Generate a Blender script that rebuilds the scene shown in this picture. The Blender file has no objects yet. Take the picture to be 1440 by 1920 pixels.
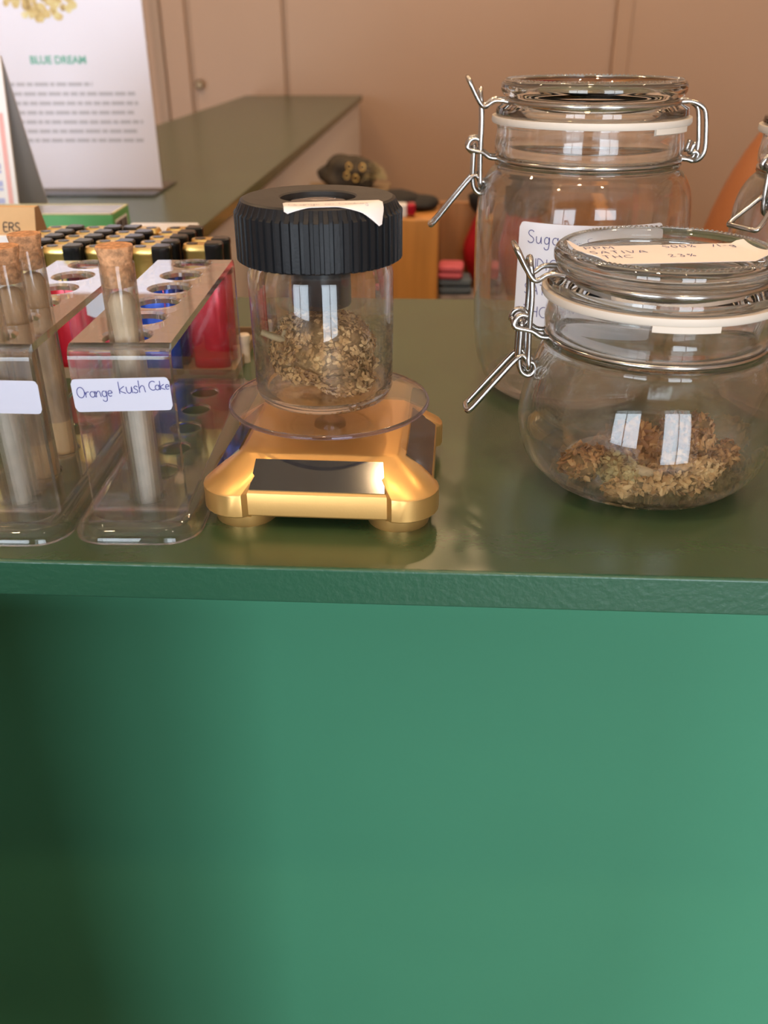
import bpy, bmesh, math, random
from math import sin, cos, pi, radians, sqrt, atan2
from mathutils import Vector, Matrix

random.seed(7)
scene = bpy.context.scene
COL = scene.collection

# ------------------------------------------------------------------ camera
# z = 0 is the top of the counter, y = 0 its front edge, x runs along it.
F_PX = 1700.0
PITCH, YAW, ROLL = radians(28.0), radians(3.4), radians(-0.3)
cam_d = bpy.data.cameras.new('camera')
cam = bpy.data.objects.new('camera', cam_d)
COL.objects.link(cam)
_f = Vector((-sin(YAW) * cos(PITCH), cos(YAW) * cos(PITCH), -sin(PITCH)))
_r = Vector((cos(YAW), sin(YAW), 0))
_u = _r.cross(_f)
_r2 = cos(ROLL) * _r + sin(ROLL) * _u
_u2 = -sin(ROLL) * _r + cos(ROLL) * _u
m = Matrix((_r2, _u2, -_f)).transposed().to_4x4()
m.translation = Vector((0, -0.31, 0.192))
cam.matrix_world = m
cam_d.sensor_fit = 'HORIZONTAL'
cam_d.sensor_width = 36.0
cam_d.lens = F_PX / 1440 * 36.0
cam_d.clip_start = 0.01
cam_d.clip_end = 60
cam_d.dof.use_dof = True
cam_d.dof.focus_distance = 0.41
cam_d.dof.aperture_fstop = 15.0
scene.camera = cam

# ------------------------------------------------------------------ world, light, exposure
world = bpy.data.worlds.new('daylight')
scene.world = world
world.use_nodes = True
wn = world.node_tree
for n in list(wn.nodes):
    wn.nodes.remove(n)
wo = wn.nodes.new('ShaderNodeOutputWorld')
wb = wn.nodes.new('ShaderNodeBackground')
wb.inputs['Color'].default_value = (0.80, 0.90, 1.0, 1)
wb.inputs['Strength'].default_value = 10.0
wn.links.new(wb.outputs[0], wo.inputs[0])

WARM = (1.0, 0.66, 0.36)


def area(name, loc, rot, sx, sy, power, color, portal=False):
    l = bpy.data.lights.new(name, 'AREA')
    l.shape = 'RECTANGLE'
    l.size, l.size_y = sx, sy
    l.energy = power
    l.color = color
    o = bpy.data.objects.new(name, l)
    COL.objects.link(o)
    o.location = loc
    o.rotation_euler = rot
    if portal:
        l.cycles.is_portal = True
    return o


# portals in the shop-front openings behind the camera (guide the daylight in)
WINDOWS = [(-2.5, -0.75, -0.9, 1.0), (0.35, 1.9, -0.9, 1.0)]
for (x0, x1, z0, z1) in WINDOWS:
    area('daylight_portal', ((x0 + x1) / 2, -3.14, (z0 + z1) / 2), (radians(90), 0, 0), x1 - x0, z1 - z0, 1, (1, 1, 1), True)

scene.view_settings.view_transform = 'Standard'
scene.view_settings.look = 'None'
scene.view_settings.exposure = 0.25
scene.view_settings.gamma = 1.0
scene.view_settings.use_curve_mapping = False
cy = scene.cycles
cy.max_bounces = 22
cy.transmission_bounces = 20
cy.transparent_max_bounces = 24
cy.glossy_bounces = 6
cy.diffuse_bounces = 4
cy.sample_clamp_indirect = 4.0
cy.blur_glossy = 0.6
cy.use_denoising = True

# ------------------------------------------------------------------ materials


def new_mat(name):
    mt = bpy.data.materials.new(name)
    mt.use_nodes = True
    nt = mt.node_tree
    return mt, nt, nt.nodes['Principled BSDF']


def setc(b, **k):
    for key, v in k.items():
        nm = {'color': 'Base Color', 'rough': 'Roughness', 'metal': 'Metallic', 'trans': 'Transmission Weight', 'ior': 'IOR',
              'spec': 'Specular IOR Level', 'coat': 'Coat Weight', 'coat_rough': 'Coat Roughness', 'sheen': 'Sheen Weight',
              'sss': 'Subsurface Weight', 'emit': 'Emission Strength', 'emitc': 'Emission Color'}[key]
        if key in ('color', 'emitc') and len(v) == 3:
            v = (*v, 1)
        b.inputs[nm].default_value = v


def mat(name, color, rough=0.5, metal=0.0, var=0.0, vscale=40.0, bump=0.0, bscale=200.0, stretch=None, **k):
    mt, nt, b = new_mat(name)
    setc(b, color=color, rough=rough, metal=metal, **k)
    if var > 0 or bump > 0:
        tc = nt.nodes.new('ShaderNodeTexCoord')
        mp = nt.nodes.new('ShaderNodeMapping')
        nt.links.new(tc.outputs['Object'], mp.inputs[0])
        if stretch:
            mp.inputs['Scale'].default_value = stretch
    if var > 0:
        nz = nt.nodes.new('ShaderNodeTexNoise')
        nz.inputs['Scale'].default_value = vscale
        nz.inputs['Detail'].default_value = 6
        nt.links.new(mp.outputs[0], nz.inputs[0])
        rp = nt.nodes.new('ShaderNodeValToRGB')
        rp.color_ramp.elements[0].position = 0.3
        rp.color_ramp.elements[1].position = 0.7
        rp.color_ramp.elements[0].color = (*[c * (1 - var) for c in color[:3]], 1)
        rp.color_ramp.elements[1].color = (*[min(1, c * (1 + var)) for c in color[:3]], 1)
        nt.links.new(nz.outputs[0], rp.inputs[0])
        nt.links.new(rp.outputs[0], b.inputs['Base Color'])
    if bump > 0:
        nb = nt.nodes.new('ShaderNodeTexNoise')
        nb.inputs['Scale'].default_value = bscale
        nb.inputs['Detail'].default_value = 3
        nt.links.new(mp.outputs[0], nb.inputs[0])
        bn = nt.nodes.new('ShaderNodeBump')
        bn.inputs['Strength'].default_value = bump
        bn.inputs['Distance'].default_value = 0.001
        nt.links.new(nb.outputs[0], bn.inputs['Height'])
        nt.links.new(bn.outputs[0], b.inputs['Normal'])
    return mt


def glass(name, color, ior=1.5, rough=0.0, clear=0.0):
    """Solid clear glass or plastic; `clear` mixes in straight-through transmission."""
    mt, nt, b = new_mat(name)
    setc(b, color=color, rough=rough, trans=1.0, ior=ior)
    if clear > 0:
        out = nt.nodes['Material Output']
        tr = nt.nodes.new('ShaderNodeBsdfTransparent')
        tr.inputs[0].default_value = (*color[:3], 1)
        mx = nt.nodes.new('ShaderNodeMixShader')
        mx.inputs[0].default_value = clear
        nt.links.new(b.outputs[0], mx.inputs[1])
        nt.links.new(tr.outputs[0], mx.inputs[2])
        nt.links.new(mx.outputs[0], out.inputs['Surface'])
    return mt


def island_mat(name, cols, rough=0.8, noise=300.0):
    """colour varied leaflet by leaflet"""
    mt, nt, b = new_mat(name)
    g = nt.nodes.new('ShaderNodeNewGeometry')
    rp = nt.nodes.new('ShaderNodeValToRGB')
    cr = rp.color_ramp
    while len(cr.elements) < len(cols):
        cr.elements.new(0.5)
    for i, (p, c) in enumerate(cols):
        cr.elements[i].position = p
        cr.elements[i].color = (*c, 1)
    tc = nt.nodes.new('ShaderNodeTexCoord')
    nz = nt.nodes.new('ShaderNodeTexNoise')
    nz.inputs['Scale'].default_value = noise * 0.25
    nt.links.new(tc.outputs['Object'], nz.inputs[0])
    mx = nt.nodes.new('ShaderNodeMath')
    mx.operation = 'MULTIPLY_ADD'
    mx.inputs[1].default_value = 0.55
    nt.links.new(g.outputs['Random Per Island'], mx.inputs[0])
    sb = nt.nodes.new('ShaderNodeMath')
    sb.operation = 'MULTIPLY_ADD'
    sb.inputs[1].default_value = 1.3
    sb.inputs[2].default_value = -0.43
    nt.links.new(nz.outputs[0], sb.inputs[0])
    nt.links.new(sb.outputs[0], mx.inputs[2])
    nt.links.new(mx.outputs[0], rp.inputs[0])
    nt.links.new(rp.outputs[0], b.inputs['Base Color'])
    setc(b, rough=rough, sheen=0.2)
    return mt


GREEN = (0.036, 0.118, 0.066)
M = {}
M['counter_top'] = mat('green_counter_paint_warmed', (0.038, 0.074, 0.030), 0.27, var=0.10, vscale=12, bump=0.03, bscale=350, spec=0.85)  # same green paint, base shifted towards olive to imitate the warm lamp light
M['fascia'] = mat('green_textured_paint', (0.022, 0.092, 0.050), 0.34, bump=0.35, bscale=330)
M['panel'] = mat('green_panel_paint', (0.070, 0.285, 0.165), 0.6, var=0.03, vscale=5, spec=0.2)
M['wall'] = mat('tan_wall_paint', (0.44, 0.295, 0.20), 0.7, var=0.03, vscale=1.2)
M['door'] = mat('tan_door_paint', (0.44, 0.295, 0.20), 0.55, var=0.03, vscale=1.5)
M['trim'] = mat('brown_trim_paint', (0.36, 0.25, 0.17), 0.55)
M['white_panel'] = mat('white_panel_paint', (0.70, 0.68, 0.66), 0.5)
M['floor'] = mat('brown_floor_tiles', (0.26, 0.20, 0.16), 0.4, var=0.15, vscale=3)
M['ceiling'] = mat('ceiling_paint', (0.62, 0.56, 0.50), 0.8)
M['glass'] = glass('jar_glass', (0.98, 0.992, 0.988), 1.5, clear=0.16)
M['lid_glass'] = glass('lid_glass', (0.955, 0.985, 0.98), 1.5)
M['tube_glass'] = glass('tube_glass', (0.985, 0.99, 0.985), 1.47, clear=0.3)
M['acrylic'] = glass('clear_acrylic', (0.985, 0.985, 0.99), 1.49, clear=0.25)
M['disc'] = glass('clear_lilac_acrylic', (0.975, 0.97, 0.997), 1.49, clear=0.62)
M['disc_rim'] = glass('lilac_acrylic_rim', (0.80, 0.79, 1.0), 1.49, clear=0.3)
M['gasket'] = mat('cream_rubber', (0.62, 0.54, 0.45), 0.5)
M['steel'] = mat('steel_wire', (0.50, 0.48, 0.455), 0.18, 1.0)
M['paper'] = mat('white_label_paper', (0.80, 0.80, 0.86), 0.6)
M['rack_paper_dimmed'] = mat('lavender_label_paper_dimmed', (0.50, 0.51, 0.61), 0.6)  # label paper darkened in colour to offset the window light on the racks
M['peach_paper'] = mat('label_paper', (0.80, 0.74, 0.72), 0.6)
M['ink'] = mat('blue_pen_ink', (0.05, 0.05, 0.22), 0.5)
M['black_ink'] = mat('dark_pen_ink', (0.03, 0.03, 0.06), 0.5)
M['cap'] = mat('black_ribbed_plastic', (0.010, 0.0105, 0.012), 0.42, bump=0.1, bscale=900, spec=0.22)
M['cap_top'] = mat('dusty_black_plastic', (0.022, 0.020, 0.019), 0.55, var=0.35, vscale=120, bump=0.1, bscale=900)
M['black'] = mat('black_plastic', (0.012, 0.012, 0.013), 0.35)
M['gold_paint'] = mat('gold_metallic_paint', (0.80, 0.47, 0.16), 0.36, 0.85, bump=0.03, bscale=1500)
M['solar'] = mat('dark_solar_cell', (0.010, 0.011, 0.010), 0.085, var=0.3, vscale=300, stretch=(1, 0.05, 0.05), coat=0.4, coat_rough=0.02)
M['cork'] = mat('cork', (0.47, 0.24, 0.115), 0.85, var=0.45, vscale=420, bump=0.6, bscale=700)
M['roll_paper'] = mat('rolling_paper', (0.80, 0.72, 0.60), 0.75, var=0.12, vscale=150)
M['roll_mid'] = mat('rolled_paper', (0.50, 0.38, 0.25), 0.75, var=0.3, vscale=160, stretch=(1, 1, 0.3))
M['brown_roll'] = mat('brown_rolling_paper', (0.40, 0.26, 0.15), 0.8, var=0.35, vscale=200, stretch=(1, 1, 0.25))
M['gold'] = mat('gold_metal', (0.95, 0.66, 0.22), 0.3, 1.0, bump=0.1, bscale=1200)
M['l_black'] = mat('lighter_black', (0.010, 0.010, 0.011), 0.22)
M['l_red'] = mat('lighter_red', (0.48, 0.012, 0.03), 0.2, 0.3)
M['l_blue'] = mat('lighter_blue', (0.012, 0.06, 0.42), 0.2, 0.3)
M['l_green'] = mat('lighter_green', (0.01, 0.16, 0.06), 0.2, 0.3)
M['l_dark'] = mat('lighter_dark', (0.014, 0.014, 0.016), 0.2, 0.3)
M['kraft'] = mat('kraft_card', (0.62, 0.40, 0.20), 0.75, var=0.06, vscale=60)
M['kraft_dark'] = mat('kraft_card_edge', (0.34, 0.19, 0.09), 0.75)
M['white_card'] = mat('white_card', (0.82, 0.80, 0.80), 0.55)
M['sign_paper'] = mat('printed_sheet', (0.74, 0.72, 0.82), 0.5)
M['grey_card'] = mat('grey_card', (0.44, 0.42, 0.43), 0.7)
M['pink'] = mat('pink_print', (0.80, 0.42, 0.40), 0.6)
M['blue_print'] = mat('blue_print', (0.42, 0.46, 0.72), 0.6)
M['purple_print'] = mat('purple_print', (0.42, 0.36, 0.52), 0.6)
M['grey_print'] = mat('grey_print', (0.48, 0.47, 0.53), 0.6)
M['green_print'] = mat('teal_print', (0.16, 0.45, 0.36), 0.6)
M['black_print'] = mat('black_print', (0.03, 0.025, 0.025), 0.6)
M['box_green'] = mat('green_box_card', (0.10, 0.40, 0.13), 0.45)
M['box_top'] = mat('silver_box_film', (0.46, 0.46, 0.48), 0.18, 0.3, var=0.2, vscale=25)
M['box_edge'] = mat('pale_box_edge', (0.62, 0.62, 0.36), 0.6)
M['tray'] = mat('brown_card_tray', (0.25, 0.17, 0.09), 0.7)
M['white_box'] = mat('white_box_plastic', (0.74, 0.75, 0.77), 0.3)
M['cream'] = mat('cream_plastic', (0.66, 0.56, 0.42), 0.5)
M['wood'] = mat('orange_wood', (0.60, 0.27, 0.065), 0.42, var=0.16, vscale=9, stretch=(8, 8, 0.7))
M['wood_dark'] = mat('brown_wood', (0.36, 0.17, 0.06), 0.5, var=0.15, vscale=9, stretch=(8, 8, 0.7))
M['red_bag'] = mat('red_fabric', (0.36, 0.006, 0.014), 0.45)
M['pink_cloth'] = mat('pink_fabric', (0.66, 0.13, 0.17), 0.7)
M['grey_cloth'] = mat('grey_fabric', (0.23, 0.19, 0.18), 0.8, var=0.3, vscale=40)
M['blue_cloth'] = mat('slate_fabric', (0.10, 0.13, 0.16), 0.8)
M['black_cloth'] = mat('black_fabric', (0.006, 0.006, 0.007), 0.7)
M['fuzzy'] = mat('dark_brown_fur', (0.045, 0.034, 0.02), 0.75, var=0.8, vscale=30)
M['tuft'] = mat('pale_gold_fur', (0.42, 0.34, 0.17), 0.7)
M['skin'] = mat('skin', (0.35, 0.120, 0.036), 0.5, sss=0.0)
M['shirt'] = mat('dark_shirt', (0.03, 0.032, 0.04), 0.8)
M['trousers'] = mat('dark_trousers', (0.05, 0.05, 0.07), 0.85)
M['hair'] = mat('black_hair', (0.012, 0.010, 0.009), 0.45)
M['eye'] = mat('eye', (0.75, 0.73, 0.7), 0.3)
M['stool'] = mat('stool_wood', (0.22, 0.12, 0.06), 0.5)
M['brass'] = mat('knob_brass', (0.20, 0.13, 0.07), 0.4, 0.8)
M['lamp_body'] = mat('lamp_black_metal', (0.02, 0.02, 0.02), 0.4, 0.5)
M['bud'] = island_mat('dried_bud_brown', [(0.0, (0.09, 0.032, 0.012)), (0.25, (0.26, 0.105, 0.035)), (0.5, (0.44, 0.20, 0.065)), (0.75, (0.58, 0.31, 0.115)), (1.0, (0.66, 0.41, 0.18))])
M['bud_green'] = island_mat('dried_bud_green', [(0.0, (0.16, 0.09, 0.03)), (0.3, (0.36, 0.22, 0.08)), (0.6, (0.46, 0.34, 0.14)), (1.0, (0.58, 0.47, 0.23))])
M['bud_tan'] = island_mat('dried_bud_tan', [(0.0, (0.18, 0.08, 0.028)), (0.3, (0.42, 0.215, 0.075)), (0.6, (0.64, 0.37, 0.145)), (1.0, (0.80, 0.53, 0.25))])
M['bud_core'] = mat('bud_core', (0.26, 0.145, 0.055), 0.9, var=0.4, vscale=200)
M['stem'] = mat('pale_stem', (0.55, 0.42, 0.24), 0.8)

# ------------------------------------------------------------------ helpers


def mesh_obj(name, verts, faces, material, parent=None, smooth=False, loc=None):
    me = bpy.data.meshes.new(name)
    me.from_pydata([tuple(v) for v in verts], [], [tuple(f) for f in faces])
    me.validate(verbose=False)
    bm = bmesh.new()
    bm.from_mesh(me)
    bmesh.ops.recalc_face_normals(bm, faces=bm.faces)
    bm.to_mesh(me)
    bm.free()
    if smooth is True:
        for p in me.polygons:
            p.use_smooth = True
    elif smooth:
        me.shade_smooth() if False else None
        for p in me.polygons:
            p.use_smooth = True
        me.set_sharp_from_angle(angle=radians(smooth))
    me.materials.append(material)
    o = bpy.data.objects.new(name, me)
    COL.objects.link(o)
    if parent is not None:
        o.parent = parent
    if loc is not None:
        o.location = loc
    return o


class MB:
    """collects shapes into one mesh"""

    def __init__(s):
        s.v, s.f = [], []

    def add(s, v, f):
        b = len(s.v)
        s.v += [tuple(p) for p in v]
        s.f += [tuple(i + b for i in q) for q in f]
        return s

    def box(s, x0, x1, y0, y1, z0, z1):
        v = [(x, y, z) for z in (z0, z1) for y in (y0, y1) for x in (x0, x1)]
        f = [(0, 2, 3, 1), (4, 5, 7, 6), (0, 1, 5, 4), (2, 6, 7, 3), (0, 4, 6, 2), (1, 3, 7, 5)]
        return s.add(v, f)

    def tube(s, pts, r, n=8, closed=False, smooth_it=0):
        v, f = tube_geo(pts, r, n, closed, smooth_it)
        return s.add(v, f)

    def prism(s, outline, z0, z1):
        n = len(outline)
        v = [(x, y, z0) for x, y in outline] + [(x, y, z1) for x, y in outline]
        f = [tuple(range(n))[::-1], tuple(range(n, 2 * n))]
        f += [(i, (i + 1) % n, n + (i + 1) % n, n + i) for i in range(n)]
        return s.add(v, f)

    def loft(s, rings, cap0=True, cap1=True):
        n = len(rings[0])
        v = [p for r in rings for p in r]
        f = []
        for k in range(len(rings) - 1):
            for i in range(n):
                j = (i + 1) % n
                f.append((k * n + i, k * n + j, (k + 1) * n + j, (k + 1) * n + i))
        if cap0:
            f.append(tuple(range(n))[::-1])
        if cap1:
            f.append(tuple(range((len(rings) - 1) * n, len(rings) * n)))
        return s.add(v, f)

    def lathe(s, prof, n=64, cx=0.0, cy_=0.0, closed=True):
        """profile of (r, z); r = 0 makes a pole"""
        v, idx = [], []
        for r, z in prof:
            if r < 1e-7:
                idx.append([len(v)] * n)
                v.append((cx, cy_, z))
            else:
                idx.append(list(range(len(v), len(v) + n)))
                v += [(cx + r * cos(2 * pi * i / n), cy_ + r * sin(2 * pi * i / n), z) for i in range(n)]
        f = []
        m_ = len(prof)
        for k in range(m_ if closed else m_ - 1):
            a, b = idx[k], idx[(k + 1) % m_]
            for i in range(n):
                j = (i + 1) % n
                q = []
                for t in (a[i], a[j], b[j], b[i]):
                    if t not in q:
                        q.append(t)
                if len(q) > 2:
                    f.append(tuple(q))
        return s.add(v, f)

    def build(s, name, material, parent=None, smooth=False, loc=None):
        return mesh_obj(name, s.v, s.f, material, parent, smooth, loc)


def catmull(pts, k, closed=False):
    P = [Vector(p) for p in pts]
    out = []
    n = len(P)
    rng = range(n) if closed else range(n - 1)
    for i in rng:
        if closed:
            a, b, c, d = P[i - 1], P[i], P[(i + 1) % n], P[(i + 2) % n]
        else:
            a, b, c, d = P[max(i - 1, 0)], P[i], P[i + 1], P[min(i + 2, n - 1)]
        for j in range(k):
            t = j / k
            out.append(0.5 * ((2 * b) + (c - a) * t + (2 * a - 5 * b + 4 * c - d) * t * t + (3 * b - a - 3 * c + d) * t ** 3))
    if not closed:
        out.append(P[-1])
    return out


def tube_geo(pts, r, n=8, closed=False, smooth_it=0):
    P = catmull(pts, smooth_it, closed) if smooth_it else [Vector(p) for p in pts]
    m_ = len(P)
    T = []
    for i in range(m_):
        if closed:
            t = P[(i + 1) % m_] - P[i - 1]
        else:
            t = P[min(i + 1, m_ - 1)] - P[max(i - 1, 0)]
        T.append(t.normalized() if t.length > 1e-12 else Vector((0, 0, 1)))
    up = Vector((0, 0, 1)) if abs(T[0].z) < 0.9 else Vector((1, 0, 0))
    N = (up - T[0] * up.dot(T[0])).normalized()
    v, f = [], []
    for i in range(m_):
        N = N - T[i] * N.dot(T[i])
        if N.length < 1e-6:
            N = T[i].orthogonal()
        N.normalize()
        B = T[i].cross(N)
        rr = r[i] if isinstance(r, (list, tuple)) else r
        for j in range(n):
            a = 2 * pi * j / n
            v.append(P[i] + (N * cos(a) + B * sin(a)) * rr)
    for i in range(m_ if closed else m_ - 1):
        k = (i + 1) % m_
        for j in range(n):
            l = (j + 1) % n
            f.append((i * n + j, i * n + l, k * n + l, k * n + j))
    if not closed:
        f.append(tuple(range(n))[::-1])
        f.append(tuple(range((m_ - 1) * n, m_ * n)))
    return v, f


def bevel(o, w, seg=2):
    b = o.modifiers.new('bevel', 'BEVEL')
    b.width = w
    b.segments = seg
    b.limit_method = 'ANGLE'
    return o


def tag(o, label=None, cat=None, group=None, kind=None):
    if label:
        o['label'] = label
    if cat:
        o['category'] = cat
    if group:
        o['group'] = group
    if kind:
        o['kind'] = kind
    return o


def thing(name, label, cat, loc=(0, 0, 0), rz=0.0, group=None):
    o = bpy.data.objects.new(name, None)
    o.empty_display_size = 0.02
    COL.objects.link(o)
    o.location = loc
    o.rotation_euler = (0, 0, rz)
    return tag(o, label, cat, group)


KIDS = {}


def copy_tree(o, parent=None):
    c = o.copy()
    COL.objects.link(c)
    c.parent = parent
    for ch in [q for q in bpy.data.objects if q.parent is o]:
        copy_tree(ch, c)
    return c


def rrect(hx, hy, r, seg=6, cx=0, cy_=0):
    out = []
    for (sx, sy, a0) in ((1, -1, -90), (1, 1, 0), (-1, 1, 90), (-1, -1, 180)):
        for k in range(seg + 1):
            a = radians(a0 + 90 * k / seg)
            out.append((cx + sx * (hx - r) + r * cos(a), cy_ + sy * (hy - r) + r * sin(a)))
    return out


# ---- pen strokes: glyphs as polylines in a box 0..w wide, 0..1 tall (capital height)


def arc(cx, cy_, rx, ry, a0, a1, n=10):
    return [(cx + rx * cos(radians(a0 + (a1 - a0) * k / n)), cy_ + ry * sin(radians(a0 + (a1 - a0) * k / n))) for k in range(n + 1)]


G = {
    'A': (.7, [[(0, 0), (.35, 1), (.7, 0)], [(.12, .36), (.58, .36)]]),
    'B': (.6, [[(0, 0), (0, 1), (.4, 1), (.52, .78), (.4, .54), (0, .52)], [(.4, .54), (.6, .28), (.42, 0), (0, 0)]]),
    'C': (.6, [arc(.42, .5, .42, .5, 50, 300)]),
    'D': (.62, [[(0, 0), (0, 1)], [(0, 1), (.3, .95), (.6, .6), (.58, .35), (.3, .03), (0, 0)]]),
    'E': (.5, [[(.5, 0), (0, 0), (0, 1), (.5, 1)], [(0, .52), (.42, .52)]]),
    'H': (.6, [[(0, 0), (0, 1)], [(.6, 0), (.6, 1)], [(0, .5), (.6, .5)]]),
    'I': (.12, [[(.06, 0), (.06, 1)]]),
    'K': (.6, [[(0, 0), (0, 1)], [(.55, 1), (0, .45), (.6, 0)]]),
    'L': (.5, [[(0, 1), (0, 0), (.5, 0)]]),
    'M': (.8, [[(0, 0), (.06, 1), (.4, .3), (.74, 1), (.8, 0)]]),
    'N': (.62, [[(0, 0), (.02, 1), (.6, 0), (.62, 1)]]),
    'O': (.7, [arc(.35, .5, .34, .5, 100, 460, 16)]),
    'P': (.55, [[(0, 0), (0, 1)], [(0, 1), (.4, .98), (.54, .74), (.4, .5), (0, .48)]]),
    'R': (.6, [[(0, 0), (0, 1)], [(0, 1), (.4, .98), (.54, .76), (.4, .53), (0, .5)], [(.25, .5), (.6, 0)]]),
    'S': (.55, [[(.52, .88), (.36, 1), (.12, .95), (.04, .76), (.16, .58), (.42, .44), (.54, .25), (.42, .04), (.18, 0), (0, .12)]]),
    'T': (.6, [[(0, 1), (.6, 1)], [(.3, 1), (.3, 0)]]),
    'U': (.6, [[(0, 1), (.03, .25), (.3, 0), (.56, .25), (.6, 1)]]),
    'V': (.65, [[(0, 1), (.32, 0), (.65, 1)]]),
    'a': (.5, [arc(.22, .27, .22, .27, 60, 400, 12) + [(.44, .55), (.44, .1), (.54, 0)]]),
    'e': (.45, [[(.04, .28), (.4, .32)] + arc(.22, .28, .2, .27, 10, 310, 10)]),
    'g': (.5, [arc(.22, .27, .2, .27, 60, 400, 12) + [(.44, .5), (.42, -.25), (.3, -.45), (.1, -.42), (.02, -.28)]]),
    'h': (.5, [[(0, 0), (0, 1)], [(0, .3), (.2, .55), (.38, .48), (.42, .2), (.46, 0)]]),
    'k': (.5, [[(0, 0), (0, 1)], [(.42, .6), (.02, .28), (.5, 0)]]),
    'n': (.48, [[(0, .55), (.02, 0)], [(.02, .3), (.2, .55), (.36, .48), (.4, .2), (.44, 0)]]),
    'o': (.45, [arc(.22, .28, .2, .28, 90, 450, 12)]),
    'r': (.38, [[(0, .55), (.04, 0)], [(.04, .3), (.18, .52), (.36, .5)]]),
    's': (.4, [[(.36, .48), (.2, .56), (.06, .46), (.14, .32), (.32, .2), (.28, .03), (.1, 0), (0, .08)]]),
    'u': (.48, [[(0, .55), (.02, .15), (.18, 0), (.36, .12), (.42, .55), (.44, .1), (.5, 0)]]),
    '1': (.15, [[(.07, 1), (.07, 0)]]),
    '2': (.5, [[(.03, .8), (.2, 1), (.42, .9), (.42, .65), (0, 0), (.5, .02)]]),
    '3': (.5, [[(.04, .95), (.3, 1), (.44, .8), (.2, .55), (.45, .4), (.42, .1), (.2, 0), (0, .1)]]),
    '5': (.5, [[(.46, 1), (.08, 1), (.04, .58), (.3, .62), (.48, .36), (.36, .05), (.02, .04)]]),
    '0': (.55, [arc(.27, .5, .26, .5, 90, 450, 14)]),
    '/': (.4, [[(0, 0), (.4, 1)]]),
    '-': (.35, [[(0, .4), (.35, .4)]]),
    '%': (.6, [[(.05, 0), (.55, 1)], arc(.12, .8, .1, .14, 0, 360, 8), arc(.48, .2, .1, .14, 0, 360, 8)]),
    ' ': (.4, []),
}


def strokes(text, h, gap=0.16, slope=0.0, jitter=0.0):
    """list of polylines in metres, origin at the left end of the base line"""
    out, x = [], 0.0
    rnd = random.Random(len(text) * 13 + 5)
    for i, c in enumerate(text):
        w, ls = G[c]
        dy = rnd.uniform(-jitter, jitter)
        for l in ls:
            out.append([((x + px) * h, (py + dy) * h + (x + px) * h * slope) for px, py in l])
        x += w + gap
    return out


def ribbon(mb, line, w, surf):
    """flat pen line laid on a surface function surf(u, v) -> point"""
    pts = line
    n = len(pts)
    v, f = [], []
    for i in range(n):
        a, b = pts[max(i - 1, 0)], pts[min(i + 1, n - 1)]
        tx, ty = b[0] - a[0], b[1] - a[1]
        l = sqrt(tx * tx + ty * ty) or 1
        nx, ny = -ty / l * w / 2, tx / l * w / 2
        v.append(surf(pts[i][0] + nx, pts[i][1] + ny))
        v.append(surf(pts[i][0] - nx, pts[i][1] - ny))
    for i in range(n - 1):
        f.append((2 * i, 2 * i + 1, 2 * i + 3, 2 * i + 2))
    mb.add(v, f)


def write(parent, name, lines, w, surf, material):
    """lines: list of (text, u, v, height, options)"""
    mb = MB()
    for (text, u, v, h, opt) in lines:
        for l in strokes(text, h, **opt):
            l2 = catmull([(p[0], p[1], 0) for p in l], 3) if len(l) > 2 else [Vector((p[0], p[1], 0)) for p in l]
            ribbon(mb, [(p.x + u, p.y + v) for p in l2], w, surf)
    return mb.build(name, material, parent)


def patch(name, u0, u1, v0, v1, surf, material, parent, nu=16, nv=6, corner=0.0, thick=0.00025, nrm=None):
    """a paper label on surf(u, v, lift)"""
    v, f = [], []
    for lay in (0, 1):
        for j in range(nv + 1):
            for i in range(nu + 1):
                a, b = i / nu, j / nv
                u = u0 + (u1 - u0) * a
                w = v0 + (v1 - v0) * b
                # rounded corners: pull the outermost vertices in
                if corner:
                    dx = min(u - u0, u1 - u)
                    if dx < corner:
                        k = corner - sqrt(max(0, corner * corner - (corner - dx) ** 2))
                        w = min(max(w, v0 + k), v1 - k)
                v.append(surf(u, w, lay * thick))
    N = (nu + 1) * (nv + 1)
    for lay in (0, 1):
        for j in range(nv):
            for i in range(nu):
                a = lay * N + j * (nu + 1) + i
                f.append((a, a + 1, a + nu + 2, a + nu + 1))
    ring = [i for i in range(nu + 1)] + [(j + 1) * (nu + 1) - 1 for j in range(1, nv + 1)] + [nv * (nu + 1) + i for i in range(nu - 1, -1, -1)] + [j * (nu + 1) for j in range(nv - 1, 0, -1)]
    for i in range(len(ring)):
        a, b = ring[i], ring[(i + 1) % len(ring)]
        f.append((a, b, b + N, a + N))
    return mesh_obj(name, v, f, material, parent, smooth=30)


# ------------------------------------------------------------------ the room
FLOOR, CEIL = -1.0, 1.75
XL, XR, YF, YB = -2.7, 2.5, -3.2, 3.1


def struct(name, mb, material, parent=None, **k):
    o = mb.build(name, material, parent, **k)
    if parent is None:
        o['kind'] = 'structure'
    return o


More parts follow.
